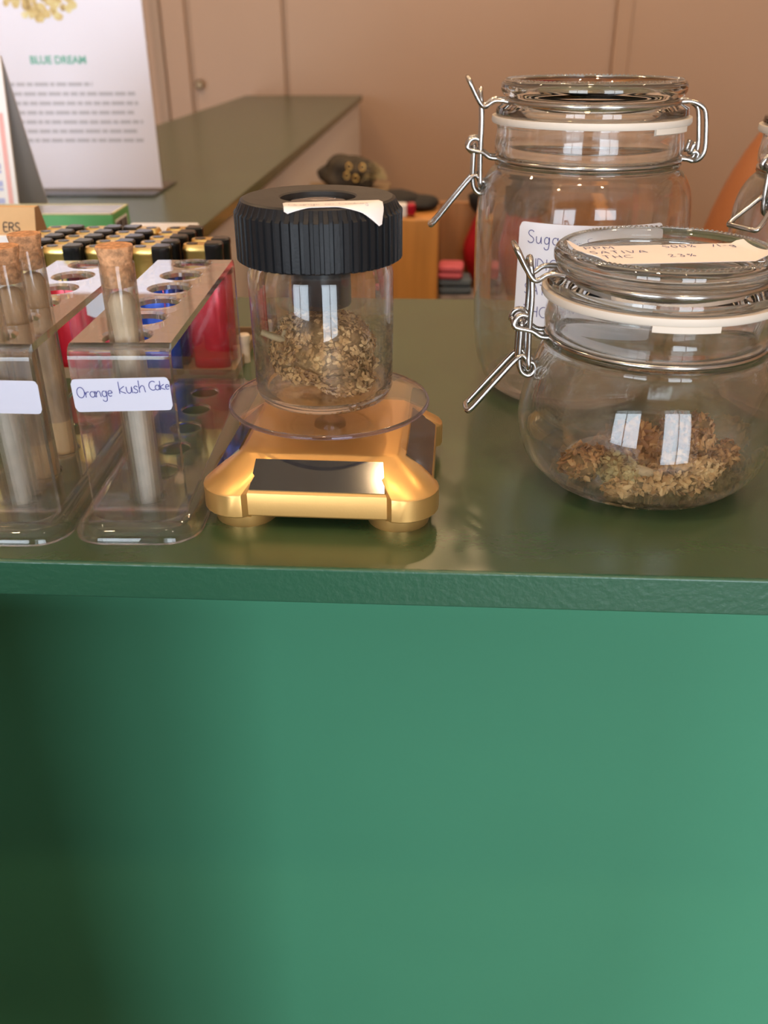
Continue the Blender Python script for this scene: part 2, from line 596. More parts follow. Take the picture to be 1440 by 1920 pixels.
struct('floor', MB().box(XL - .1, XR + .1, YF - .1, YB + .1, FLOOR - .1, FLOOR), M['floor'])
struct('ceiling', MB().box(XL - .1, XR + .1, YF - .1, YB + .1, CEIL, CEIL + .1), M['ceiling'])
struct('wall_back', MB().box(XL - .1, XR + .1, YB, YB + .1, FLOOR, CEIL), M['wall'])
struct('wall_left', MB().box(XL - .1, XL, YF, YB, FLOOR, CEIL), M['wall'])
struct('wall_right', MB().box(XR, XR + .1, YF, YB, FLOOR, CEIL), M['wall'])
mb = MB()
xs = [XL] + [x for w in WINDOWS for x in w[:2]] + [XR]
for i in range(0, len(xs), 2):
    mb.box(xs[i], xs[i + 1], YF, YF + .1, FLOOR, CEIL)
for (x0, x1, z0, z1) in WINDOWS:
    mb.box(x0, x1, YF, YF + .1, z1, CEIL)
    mb.box(x0, x1, YF, YF + .1, FLOOR, z0)
struct('wall_front', mb, M['wall'])
for i, (x0, x1, z0, z1) in enumerate(WINDOWS):
    w = MB()
    t = .05
    w.box(x0, x0 + t, YF + .02, YF + .08, z0, z1).box(x1 - t, x1, YF + .02, YF + .08, z0, z1)
    w.box(x0 + t, x1 - t, YF + .02, YF + .08, z0, z0 + t).box(x0 + t, x1 - t, YF + .02, YF + .08, z1 - t, z1)
    xm = (x0 + x1) / 2
    w.box(xm - .02, xm + .02, YF + .02, YF + .08, z0 + t, z1 - t)
    struct('window_%d' % (i + 1), w, M['lamp_body'])

# cupboard doors along the back wall, with dark gaps between them
DY0, DY1 = YB - .018, YB
doors = [(-1.75, -1.30), (-1.28, -.968), (-.938, -.858), (-.842, -.532), (-.518, .560)]
for i, (x0, x1) in enumerate(doors):
    o = struct('door_%d' % (i + 1), MB().box(x0, x1, DY0, DY1, FLOOR, CEIL), M['door'])
    bevel(o, .004)
    if i == 3:
        kb = MB().lathe([(0, 0), (.007, 0), (.007, .012), (.014, .02), (.016, .028), (.011, .034), (0, .035)], 20)
        k = kb.build('knob', M['brass'], o, smooth=40)
        k.rotation_euler = (radians(90), 0, 0)
        k.location = (-.822, DY0, .03)
struct('trim_1', MB().box(-.966, -.94, DY0 - .012, DY1, FLOOR, CEIL), M['trim'])
o = struct('trim_2', MB().box(.56, .615, DY0 - .02, DY1, FLOOR, CEIL), M['wall'])
bevel(o, .008)
struct('trim_3', MB().box(.615, XR, DY0 - .01, DY1, FLOOR, CEIL), M['wall'])

# ceiling spot lamps (warm)


def ceiling_lamp(loc, power, label, aim=None, spread=None):
    t = thing('ceiling_spot_lamp', label, 'lamp', loc, 0, 'warm ceiling spot lamps')
    MB().lathe([(.0, 0), (.04, 0), (.04, -.012), (.0, -.012)], 24).build('mount', M['lamp_body'], t, smooth=40)
    MB().lathe([(.01, -.012), (.01, -.05), (.045, -.06), (.05, -.14), (.046, -.14), (.04, -.07), (.0, -.065)], 28, closed=False).build('shade', M['lamp_body'], t, smooth=40)
    l = bpy.data.lights.new('bulb', 'POINT')
    l.energy = power
    l.color = WARM
    l.shadow_soft_size = 0.035
    b = bpy.data.objects.new('bulb', l)
    COL.objects.link(b)
    b.parent = t
    b.location = (0, 0, -.15)
    return t


LAMPS = [(-.12, -.44, 22, 'above the front edge of the counter'), (.42, -.70, 12, 'right of the one above the counter front'), (-.80, -.70, 12, 'left of the one above the counter front'),
         (.95, .55, 14, 'over the right end of the counter'), (-.95, .60, 12, 'over the left end of the counter'), (.15, .95, 14, 'above the wooden cabinet'),
         (.1, 2.1, 15, 'in front of the middle cupboard doors'), (-1.1, 1.8, 12, 'left of the rear counter'), (1.4, 2.2, 9, 'in the far right corner')]
for (x, y, p, w) in LAMPS:
    ceiling_lamp((x, y, CEIL), p, 'black ceiling spot lamp ' + w)

# ------------------------------------------------------------------ counters
ct = thing('shop_counter', 'green painted front counter carrying the jars and the turntable', 'counter', (0.2, .2, FLOOR))


def world_child(o, t):
    """parent o (built in world coordinates) to the thing t"""
    o.parent = t
    o.matrix_parent_inverse = t.matrix_world.inverted()
    return o


def at_thing(t):
    bpy.context.view_layer.update()
    return t


bpy.context.view_layer.update()
mb = MB().box(-.66, 1.3, .0012, .418, -.0165, 0)
world_child(mb.build('countertop', M['counter_top']), ct)
o = world_child(bevel(MB().box(-.66, 1.3, 0, .0026, -.0166, .0001).build('front_edge', M['fascia']), .0009, 3), ct)
world_child(MB().box(-.655, 1.29, .14, .158, FLOOR, -.0165).build('front_panel', M['panel']), ct)
world_child(MB().box(1.27, 1.29, .158, .40, FLOOR, -.0165).build('end_panel', M['panel']), ct)
world_child(MB().box(-.655, -.635, .158, .40, FLOOR, -.0165).build('end_panel', M['panel']), ct)
world_child(MB().box(-.635, 1.27, .17, .40, -.5, -.482).build('inner_shelf', M['white_panel']), ct)
ra = thing('rear_counter', 'green topped counter arm running back to the cupboards, white side', 'counter', (-.45, 1.7, FLOOR))
bpy.context.view_layer.update()
world_child(bevel(MB().box(-.655, -.262, .4185, 3.0, -.0165, 0).build('countertop', M['counter_top']), .0014, 2), ra)
world_child(MB().box(-.29, -.272, .43, 2.99, FLOOR, -.0165).build('side_panel', M['white_panel']), ra)
world_child(MB().box(-.65, -.632, .43, 2.99, FLOOR, -.0165).build('side_panel', M['white_panel']), ra)
world_child(MB().box(-.632, -.29, 2.97, 2.99, FLOOR, -.0165).build('end_panel', M['white_panel']), ra)

# unseen plinth-shaped blocker, added before the counter to shade the left of its front
pt = thing('shade_blocker', 'dark unseen box added before the counter to shade its left front', 'shade blocker', (-.42, -.36, FLOOR))
bevel(MB().box(-.38, .375, -.16, .16, .06, .965).build('body', M['lamp_body'], pt), .004)
bevel(MB().box(-.39, .385, -.17, .17, .965, .985).build('top_board', M['lamp_body'], pt), .003)
MB().box(-.36, .355, -.14, .14, 0, .06).build('base', M['lamp_body'], pt)

#@@OBJECTS
# ------------------------------------------------------------------ clip-top jars
WIRE = .00125


def smooth_profile(pts, k=4):
    return [(max(p.x, 0), p.y) for p in catmull([(r, z, 0) for r, z in pts], k)]


def jar_parts(t, T, body_outer, clasp_deg, foot_r, tab=255, lever=(.0846, .0352, .0056)):
    """T: height of the lid top. body_outer: (r, z) from the base up to the neck."""
    zl, zn = T - .0105, T - .0385
    w = .0028
    outer = smooth_profile(body_outer, 4)
    # foot with a shallow punt, then body, neck band and rim
    neck = [(.0488, zn - .003), (.0476, zn - .001), (.0476, zn + .001), (.0500, zn + .003), (.0502, zn + .008), (.0492, zn + .0150), (.0498, zn + .0165), (.0498, zn + .0176)]
    inner_neck = [(.0445, zn + .0176), (.0445, zn - .002)]
    inner = [(max(r - w, 0), max(z, .0052)) for r, z in reversed(outer) if z > .006]
    foot = [(0, .0025), (foot_r * .8, .0022), (foot_r * .93, .0003)]
    prof = foot + outer + neck + inner_neck + inner + [(foot_r * .8, .0053), (0, .0058)]
    MB().lathe(prof, 96, closed=False).build('glass_body', M['glass'], t, smooth=50)
    # rubber ring with its pull tab
    g = MB()
    zg = zn + .0178
    gh = .0034
    g.lathe([(.0446, zg), (.0519, zg), (.0525, zg + .0010), (.0522, zg + gh), (.0446, zg + gh)], 80)
    # pull tab bent down at the front
    for (ra, rb, zz0, zz1) in ((.0506, .0523, zg - .0030, zg + .0002),):
        tv, n_ = [], 12
        for k in range(n_ + 1):
            a_ = radians(tab + 30 * k / n_)
            for (q_, z_) in ((ra, zz0), (rb, zz0 + .0006), (rb, zz1), (ra, zz1)):
                tv.append((q_ * cos(a_), q_ * sin(a_), z_))
        tf_ = [(4 * k + i, 4 * k + (i + 1) % 4, 4 * k + 4 + (i + 1) % 4, 4 * k + 4 + i) for k in range(n_) for i in range(4)] + [(0, 1, 2, 3), (4 * n_, 4 * n_ + 1, 4 * n_ + 2, 4 * n_ + 3)]
        g.add(tv, tf_)
    go = g.build('gasket', M['gasket'], t, smooth=40)
    # pressed-glass lid: flange, waist for the wire, thick rolled rim, sunk centre
    z0 = zg + gh + .0001
    lid = [(0, z0 + .0062), (.030, z0 + .0060), (.0385, z0 + .0045), (.0405, z0 + .0002), (.0500, z0 + .0002), (.0506, z0 + .0012), (.0500, z0 + .0042),
           (.0470, z0 + .0056), (.0440, zl), (.0446, zl + .0018), (.0472, T - .0070), (.0482, T - .0050), (.0482, T - .0022), (.0472, T - .0005), (.0462, T),
           (.0430, T), (.0420, T - .0008), (.0408, T - .0042), (.036, T - .0052), (0, T - .0054)]
    lo = MB().lathe(lid, 96, closed=False).build('lid', M['lid_glass'], t, smooth=45)
    # beaded edge
    b = MB()
    NB = 120
    for k in range(NB):
        a = 2 * pi * k / NB
        rr = .0011
        cx, cyy = .0450 * cos(a), .0450 * sin(a)
        v = [(cx, cyy, T + rr * .75)]
        for (zz, q) in ((.45, .8), (-.2, 1.0)):
            for j in range(6):
                v.append((cx + rr * q * cos(j * pi / 3), cyy + rr * q * sin(j * pi / 3), T + rr * zz))
        f = [(0, 1 + j, 1 + (j + 1) % 6) for j in range(6)] + [(1 + j, 7 + j, 7 + (j + 1) % 6, 1 + (j + 1) % 6) for j in range(6)]
        b.add(v, f)
    tag(b.build('beading', M['lid_glass'], lo, smooth=True), kind='stuff')
    # wires in a frame: u outwards along +x, v sideways, z up; the clasp sits at clasp_deg
    R = Matrix.Rotation(radians(clasp_deg), 3, 'Z')

    def put(mb, name):
        mb.v = [tuple(R @ Vector(p)) for p in mb.v]
        return mb.build(name, M['steel'], t, smooth=True)

    def ring(r, z, n=72):
        return [(r * cos(2 * pi * k / n), r * sin(2 * pi * k / n), z) for k in range(n)]

    def mirrored(pts):
        return list(pts) + [(p[0], -p[1], p[2]) for p in reversed(pts)]

    lw = MB()
    lw.tube(ring(.0450, zl), WIRE, 8, True)
    lw.tube(mirrored([(.0438, .0095, zl), (.0478, .0088, zl + .0006), (.0520, .0080, zl + .0004), (.0558, .0074, zl - .0020), (.0585, .0072, zl - .0014), (.0622, .0070, zl + .0044), (.0652, .0068, zl + .0100), (.0662, .0042, zl + .0116)]), WIRE, 8, False, 4)
    # hinge wires on the far side
    lw.tube(mirrored([(-.0438, .0085, zl), (-.0500, .0080, zl + .0002), (-.0560, .0078, zl - .0022), (-.0585, .0078, zl - .0060), (-.0602, .0076, zl - .0160), (-.0608, .0074, zn + .0050), (-.0596, .0068, zn + .0008), (-.0568, .0050, zn - .0010), (-.0552, .0020, zn - .0004)]), WIRE, 8, False, 4)
    put(lw, 'lid_wire')
    nw = MB()
    nw.tube(ring(.0488, zn), WIRE, 8, True)
    for s in (1, -1):
        arm = [(.0484, s * .0060, zn), (.0530, s * .0062, zn + .0005), (.0570, s * .0060, zn + .0030)]
        for k in range(11):
            a = radians(-30 + 40 * k)
            arm.append((.0612 - .0036 * cos(a + pi) * -1 * -1, s * (.0060 - .00035 * k), zn + .0064 + .0036 * sin(a)))
        nw.tube(arm, WIRE, 8, False, 3)
        nw.tube([(-.0484, s * .0040, zn), (-.0530, s * .0042, zn - .0004), (-.0565, s * .0045, zn - .0012), (-.0586, s * .0046, zn + .0016), (-.0566, s * .0047, zn + .0036), (-.0540, s * .0050, zn + .0024), (-.0556, s * .0056, zn + .0085)], WIRE, 8, False, 3)
    put(nw, 'neck_wire')
    lk = MB()
    lk.tube(mirrored([(.0572, .0050, zn - .0150), (.0576, .0054, zn - .0080), (.0580, .0056, zn + .0060), (.0578, .0056, zn + .0160), (.0582, .0052, zl - .0030), (.0592, .0042, zl + .0040), (.0590, .0016, zl + .0060)]), WIRE, 8, True, 4)
    put(lk, 'clasp_link')
    lv = MB()
    lu, ld, lv_ = lever
    for s in (1, -1):
        lv.tube([(.0612, 0, zn + .0064), (.0612, s * .0024, zn + .0064), (.0614, s * .0038, zn + .0052), (.0616, s * .0040, zn - .0020), (.0615, s * .0040, zn - .0120), (.0600, s * .0040, zn - .0168), (.0566, s * .0040, zn - .0186), (.0540, s * .0040, zn - .0162), (.0548, s * .0040, zn - .0126), (.0575, s * .0041, zn - .0122)], WIRE, 8, False, 4)
    lv.tube(mirrored([(.0575, .0041, zn - .0122), (.0610, .0046, zn - .0090), (.0610 + (lu - .0610) * .4, .0046 + (lv_ - .0046) * .5, zn - .0090 - (ld - .0090) * .4), (.0610 + (lu - .0610) * .8, lv_, zn - .0090 - (ld - .0090) * .84), (lu - .0010, lv_ * .98, zn - ld), (lu, lv_ * .6, zn - ld)]), WIRE, 8, True, 4)
    put(lv, 'clasp_lever')


TALL_T, SQUAT_T = .1685, .1080
TALL = [(.041, 0), (.0475, .0035), (.0535, .014), (.0568, .030), (.0582, .055), (.0588, .085), (.0585, .103), (.0566, .1150), (.0528, .1225), (.0496, .1262), (.0500, .1280)]
SQUAT = [(.040, 0), (.0465, .0030), (.0550, .0120), (.0588, .0240), (.0590, .0320), (.0572, .0430), (.0545, .0525), (.0515, .0600), (.0495, .0645), (.0500, .0675)]

rear_jar = thing('clip_jar', 'tall empty clip-top glass jar with a white handwritten label, behind the squat jar', 'jar', (.0800, .2225, .0002), 0, 'clip-top glass jars')
jar_parts(rear_jar, TALL_T, TALL, 180, .038, 300)
squat_jar = thing('clip_jar', 'squat round clip-top glass jar holding dried buds, paper label on its lid', 'jar', (.0995, .0985, .0002), 0, 'clip-top glass jars')
jar_parts(squat_jar, SQUAT_T, SQUAT, 183, .037)
side_jar = thing('clip_jar', 'tall clip-top glass jar cut off by the right edge of the photo', 'jar', (.2185, .2060, .0002), 0, 'clip-top glass jars')
jar_parts(side_jar, TALL_T - .004, [(r, z * .972) for r, z in TALL], 211, .038, 255, (.0790, .0220, .0090))

# label round the front of the tall jar


def cyl_surf(cx_deg, r_of_z, z0):
    def s(u, v, lift=0.0):
        z = z0 + v
        r = r_of_z(z) + .0003 + lift
        a = radians(cx_deg) + u / r
        return (r * cos(a), r * sin(a), z)
    return s


def r_tall(z):
    P = smooth_profile(TALL, 4)
    for (r0, z0), (r1, z1) in zip(P, P[1:]):
        if z0 <= z <= z1:
            return r0 + (r1 - r0) * (z - z0) / max(z1 - z0, 1e-9)
    return .0588


sf = cyl_surf(269, r_tall, 0)
lab = patch('label', -.040, .0385, .046, .1045, sf, M['paper'], rear_jar, 60, 12, .003)
sf2 = lambda u, v: sf(u, v, .0004)
write(lab, 'handwriting', [('Sugar C', -.0345, .0945, .0062, dict(gap=.22)), ('INDICA', -.0345, .0812, .0056, dict(gap=.2)),
                           ('SATIVA', -.0345, .0682, .0052, dict(gap=.2)), ('THC', -.0345, .0562, .0056, dict(gap=.24))], .00042, sf2, M['ink'])

# paper lying on the lid of the squat jar, its corners turned up over the rim


def lid_surf(u, v, lift=0.0):
    ca = radians(8)
    x, y = u * cos(ca) - v * sin(ca), u * sin(ca) + v * cos(ca)
    r = sqrt(x * x + y * y)
    z = SQUAT_T - .0022
    if r > .0375:
        z += min((r - .0375) / .006, 1.0) * .0036 + max(0, r - .0435) * .25
    return (x, y, z + lift)


lab = patch('label', -.0415, .0395, -.0215, .0135, lid_surf, M['peach_paper'], squat_jar, 36, 16, .002)
ls2 = lambda u, v: lid_surf(u, v, .0004)
write(lab, 'handwriting', [('PPM', -.0335, .0068, .0050, dict(gap=.3)), ('500%', .0020, .0068, .0044, dict(gap=.34)), ('/1-g', .0240, .0068, .0044, dict(gap=.3)),
                           ('SATIVA', -.0335, -.0020, .0048, dict(gap=.36)), ('THC', -.0305, -.0110, .0048, dict(gap=.36)), ('23%', -.0020, -.0110, .0046, dict(gap=.42))], .00040, ls2, M['ink'])

# ------------------------------------------------------------------ dried buds


def make_bud(name, label, loc, size, n, mt, seed, rot=(0, 0, 0), stem=None, leaf=.0042, group=None, lumps=7, rmax=None, spread=.62):
    rnd = random.Random(seed)
    t = thing(name, label, 'dried bud', loc, 0, group)
    sx, sy, sz = size
    # lumpy heart made of overlapping nuggets
    L = []
    for k in range(lumps):
        a = rnd.uniform(0, 2 * pi)
        rr = sqrt(rnd.random()) * spread
        L.append((Vector((cos(a) * rr * sx, sin(a) * rr * sy, rnd.uniform(-.45, .5) * sz)), rnd.uniform(.42, .6)))
    L.append((Vector((0, 0, 0)), .68))
    Rm = Matrix.Rotation(rot[2], 3, 'Z') @ Matrix.Rotation(rot[1], 3, 'Y') @ Matrix.Rotation(rot[0], 3, 'X')
    core, leaves = MB(), MB()
    floor_z = -loc[2]
    bm = bmesh.new()
    bmesh.ops.create_icosphere(bm, subdivisions=2, radius=1)
    iv = [v.co.copy() for v in bm.verts]
    fi = [tuple(v.index for v in f.verts) for f in bm.faces]
    bm.free()
    for c, q in L:
        cv = [Vector((c.x + p.x * sx * q * .82, c.y + p.y * sy * q * .82, c.z + p.z * sz * q * .82)) for p in iv]
        if rmax:
            cv = [Vector((p.x * min(1, rmax / max(p.xy.length, 1e-6)), p.y * min(1, rmax / max(p.xy.length, 1e-6)), p.z)) for p in cv]
        core.add([Rm @ p for p in cv], fi)
    for k in range(n):
        c, q = rnd.choice(L)
        d = Vector((rnd.gauss(0, 1), rnd.gauss(0, 1), rnd.gauss(0, 1))).normalized()
        p = Vector((c.x + d.x * sx * q * .86, c.y + d.y * sy * q * .86, c.z + d.z * sz * q * .86))
        # skip leaflets buried in another nugget
        if any(((p.x - c2.x) / (sx * q2)) ** 2 + ((p.y - c2.y) / (sy * q2)) ** 2 + ((p.z - c2.z) / (sz * q2)) ** 2 < .55 for c2, q2 in L if c2 is not c):
            continue
        if rmax and p.xy.length > rmax:
            p.xy = p.xy * (rmax / p.xy.length)
        nrm = Vector((d.x / sx, d.y / sy, d.z / sz)).normalized()
        tan = nrm.cross(Vector((rnd.gauss(0, 1), rnd.gauss(0, 1), rnd.gauss(0, 1)))).normalized()
        lift = rnd.uniform(.15, .95)
        ax = (tan + nrm * lift).normalized()
        sd = ax.cross(nrm).normalized()
        up = sd.cross(ax).normalized()
        l = leaf * rnd.uniform(.55, 1.35)
        w = l * rnd.uniform(.22, .40)
        curl = rnd.uniform(-.1, .5) * l
        fold = w * rnd.uniform(.2, .7)
        rows = []
        for (a, ww, cc) in ((0, .35, 0), (.35, 1.0, .10), (.7, .75, .35), (1.0, .08, 1.0)):
            base = p + ax * (a * l) + up * (-cc * curl)
            rows += [base + sd * (w * ww), base + up * (fold * ww), base - sd * (w * ww)]
        v = [Rm @ r for r in rows]
        f = []
        for a in range(3):
            for b in range(2):
                i = a * 3 + b
                f.append((i, i + 1, i + 4, i + 3))
        leaves.add(v, f)
    core.build('core', M['bud_core'], t, smooth=True)
    lo = leaves.build('leaflets', mt, t, smooth=True)
    tag(lo, kind='stuff')
    if stem:
        s = MB()
        for path, r0, r1 in stem:
            m_ = len(path)
            P = catmull(path, 3)
            s.tube(P, [r0 + (r1 - r0) * i / (len(P) - 1) for i in range(len(P))], 7)
        s.build('stem', M['stem'], t, smooth=True)
    return t


GB = 'buds in the squat jar'
jx, jy = .0995, .0955
make_bud('dried_bud', 'brown dried bud at the left end of the pile in the squat jar', (jx - .029, jy - .020, .0135), (.0135, .011, .0088), 1178, M['bud'], 1, (0, .1, .4), None, .0029, GB)
make_bud('dried_bud', 'grey-green dried bud lying second from the left in the squat jar', (jx - .013, jy - .024, .0135), (.0120, .0100, .0088), 1064, M['bud_green'], 2, (.1, 0, -.3), None, .0030, GB)
make_bud('dried_bud', 'dark leafy dried bud at the back middle of the squat jar', (jx - .002, jy - .004, .0155), (.0150, .0120, .0110), 1064, M['bud'], 3, (0, -.2, .5), None, .0058, GB)
make_bud('dried_bud', 'largest reddish-brown dried bud heaped highest at the right in the squat jar', (jx + .0185, jy - .006, .0190), (.0150, .0135, .0150), 1520, M['bud'], 4, (.2, 0, .2), None, .0030, GB)
make_bud('dried_bud', 'golden tan dried bud in front of the highest bud in the squat jar', (jx + .0165, jy - .0245, .0145), (.0150, .0100, .0095), 1330, M['bud_tan'], 5, (0, .15, -.2), None, .0029, GB)
make_bud('dried_bud', 'pale dried bud with a thick cut stem at the front middle of the squat jar', (jx + .0005, jy - .0315, .0120), (.0100, .0078, .0068), 874, M['bud_tan'], 6, (0, 0, .7), [([(-.012, .004, .0045), (-.004, .001, .0035), (.004, -.002, .002)], .0028, .0022)], .0030, GB)
make_bud('dried_bud', 'small tan leafy dried bud lowest at the front in the squat jar', (jx - .0125, jy - .0315, .0105), (.0085, .0062, .0050), 722, M['bud_tan'], 7, (0, 0, .2), None, .0036, GB)
make_bud('dried_bud', 'small dark dried bud against the right glass wall of the squat jar', (jx + .0360, jy - .0090, .0140), (.0085, .0100, .0080), 798, M['bud'], 8, (0, 0, 0), None, .0030, GB)

# ------------------------------------------------------------------ solar turntable
TX, TY = -.0480, .0800
st = thing('solar_turntable', 'gold solar-powered display turntable with a clear round plate', 'turntable', (TX, TY, 0), radians(-1.2))


def lobed(h_mid, h_out, r, seg=7):
    """square with rounded, slightly swollen corners"""
    out = []
    c = h_out - r
    e = .0300
    for k in range(4):
        a0 = radians(90 * k)
        side = [(h_mid, -e), (h_mid, -e * .5), (h_mid, 0), (h_mid, e * .5), (h_mid, e), (h_mid + (h_out - h_mid) * .8, e + .0022), (h_out, c)]
        side += [(c + r * cos(radians(q * 90 / seg)), c + r * sin(radians(q * 90 / seg))) for q in range(1, seg)]
        # mirror of the corner start on the next side
        side += [(c, h_out), (e + .0022, h_mid + (h_out - h_mid) * .8)]
        for x, y in side:
            out.append((x * cos(a0) - y * sin(a0), x * sin(a0) + y * cos(a0)))
    return out


def ring3(ol, z, off=0.0, sc=1.0):
    return [(x * sc, y * sc, z) for x, y in ol]


OL = lobed(.0490, .0518, .0165)


def squarish(h, r, ref):
    """points on a rounded square matched to ref by direction, so the two can be lofted"""
    out = []
    for x, y in ref:
        m_ = max(abs(x), abs(y))
        px, py = x / m_ * h, y / m_ * h
        c = h - r
        if abs(px) > c and abs(py) > c:
            sx, sy = (1 if px > 0 else -1), (1 if py > 0 else -1)
            dx, dy = abs(px) - c, abs(py) - c
            l = sqrt(dx * dx + dy * dy) or 1
            k = min(1.0, r / l)
            px, py = sx * (c + dx * k), sy * (c + dy * k)
        out.append((px, py))
    return out


DK = squarish(.0345, .004, OL)
mid = [(x * .55 + a * .45, y * .55 + b * .45) for (x, y), (a, b) in zip(OL, DK)]
hull = MB()
hull.loft([ring3(OL, .0040, sc=.90), ring3(OL, .0062, sc=.935), ring3(OL, .0066, sc=.992), ring3(OL, .0072, sc=1.0), ring3(OL, .0170, sc=1.0), ring3(OL, .0178, sc=.992),
           ring3(mid, .02305), ring3(DK, .0296), ring3(squarish(.0335, .004, OL), .0300)])
bd = hull.build('base', M['gold_paint'], st, smooth=28)
for sx in (1, -1):
    for sy in (1, -1):
        c = .0342
        foot = MB()
        ol = [(sx * (c + .0136 * cos(2 * pi * k / 24)), sy * (c + .0136 * sin(2 * pi * k / 24))) for k in range(24)]
        foot.loft([[(x * .995, y * .995, 0) for x, y in ol], [(x, y, .0010) for x, y in ol], [(x, y, .0062) for x, y in ol]])
        foot.build('foot', M['gold_paint'], st, smooth=40)
# four solar cells on the slopes
for k in range(4):
    A = Matrix.Rotation(radians(90 * k), 3, 'Z')
    p0, p1 = Vector((.0482, 0, .0182)), Vector((.0352, 0, .0293))
    d = (p1 - p0)
    nrm = Vector((d.z, 0, -d.x)).normalized()
    nrm = nrm if nrm.x > 0 else -nrm
    pts = []
    for lay in (-.0002, .00075):
        for (t_, hw) in ((.02, .0290), (.02, -.0290), (.88, -.0276), (.88, .0276)):
            q = p0 + d * t_ + nrm * lay
            pts.append(A @ Vector((q.x, hw, q.z)))
    MB().add(pts, [(0, 1, 2, 3), (4, 5, 6, 7), (0, 1, 5, 4), (1, 2, 6, 5), (2, 3, 7, 6), (3, 0, 4, 7)]).build('solar_panel', M['solar'], st)
MB().lathe([(.0175, .0299), (.0190, .0304), (.0205, .0299)], 64, closed=False).build('deck_ring', M['gold_paint'], st, smooth=True)
sp = MB()
sp.lathe([(0, .0300), (.0075, .0300), (.0070, .0318), (.0040, .0322), (.0036, .0412), (0, .0412)], 24, closed=False)
sp.build('spindle', M['disc'], st, smooth=30)
tp = MB().lathe([(0, .0415), (.0446, .0415), (.0446, .0431), (0, .0431)], 96, closed=False).build('turntable_plate', M['disc'], st, smooth=40)
MB().lathe([(.0447, .0413), (.0454, .0414), (.0458, .0419), (.0458, .0426), (.0454, .0432), (.0447, .0433)], 96).build('plate_rim', M['disc_rim'], tp, smooth=50)

# ------------------------------------------------------------------ black-capped jar on the turntable
BX, BY, BZ = -.0505, .0850, .0434
bj = thing('capped_jar', 'clear glass jar with a ribbed black cap on the gold turntable', 'jar', (BX, BY, BZ), radians(-3))
g = [(0, .0012), (.024, .0012), (.0272, 0), (.0296, .0012), (.0312, .0050), (.0316, .0300), (.0316, .0560), (.0306, .0600), (.0280, .0640), (.0278, .0760), (.0252, .0760), (.0254, .0640), (.0280, .0590), (.0292, .0550), (.0292, .0090), (.0272, .0050), (.0200, .0042), (0, .0042)]
MB().lathe(g, 96, closed=False).build('glass_body', M['glass'], bj, smooth=45)
cap = MB()
NR = 56
RO, RI = .0355, .0344
zb, zt = .0622, .0822


def rib_ring(z, k_out=1.0, flat=0.0):
    pts = []
    for i in range(NR):
        a = 2 * pi * i / NR
        d = 2 * pi / NR
        for (o_, r) in ((.05, RO), (.55, RO), (.62, RI), (.98, RI)):
            q = (RI + (r - RI) * (1 - flat)) * k_out
            pts.append((q * cos(a + o_ * d), q * sin(a + o_ * d), z))
    return pts


inn = lambda r, z: [(r * cos(atan2(p[1], p[0])), r * sin(atan2(p[1], p[0])), z) for p in rib_ring(0)]
cap.loft([inn(.0284, zb), rib_ring(zb, .975, .3), rib_ring(zb + .0008), rib_ring(zt), rib_ring(zt + .0009, .99, .6), inn(.0325, .0868), inn(.0312, .0874)], False, False)
co = cap.build('cap', M['cap'], bj, smooth=25)
ct2 = MB()
ct2.lathe([(.0313, .0874), (.0165, .0874), (.0158, .0868), (.0156, .0845), (0, .0845)], 72, closed=False)
ct2.build('cap_top', M['cap_top'], co, smooth=35)
MB().lathe([(0, .0850), (.0148, .0850), (.0110, .0858), (.0050, .0863), (0, .0864)], 48, closed=False).build('lens_window', M['lid_glass'], co, smooth=True)
un = MB()
un.lathe([(0, .0420), (.0125, .0420), (.0130, .0428), (.0130, .0625), (.0250, .0640), (.0250, .0800), (0, .0800)], 40, closed=False)
un.build('light_housing', M['black'], co, smooth=35)


def cap_surf(u, v, lift=0.0):
    ca = radians(14)
    x, y = .0100 + u * cos(ca) - v * sin(ca), -.0230 + u * sin(ca) + v * cos(ca)
    r = sqrt(x * x + y * y)
    z = .0878
    if r > .0312:
        z = .0878 - min(r - .0312, .0030) * .8 - max(0, r - .0342) * 1.3
        k = (min(r, .0342) + max(0, r - .0342) * .5) / r
        x, y = x * k, y * k
    return (x, y, z + lift)


lab = patch('label', -.0195, .0205, -.0060, .0062, cap_surf, M['peach_paper'], bj, 30, 8, .0015)
write(lab, 'handwriting', [('Orange on Cookes', -.0175, -.0022, .0036, dict(gap=.08))], .0003, lambda u, v: cap_surf(u, v, .0004), M['grey_print'])

make_bud('dried_bud', 'large tan dried bud with a pale stem inside the black-capped jar', (BX + .0008, BY - .0005, BZ + .0205), (.0350, .0290, .0185), 8500, M['bud_tan'], 21, (0, .16, 0),
         [([(-.0272, -.008, .0105), (-.021, -.006, .0075), (-.010, -.002, .003)], .0014, .0019), ([(-.019, -.004, .0055), (-.0165, -.006, .011)], .0014, .0009)], .0024, None, 12, .0240, .5)

# ------------------------------------------------------------------ test-tube racks
HOLES = [.0150 + .0262 * k for k in range(6)]
RW, RD, RZ, TH = .0205, .1600, .0810, .0032


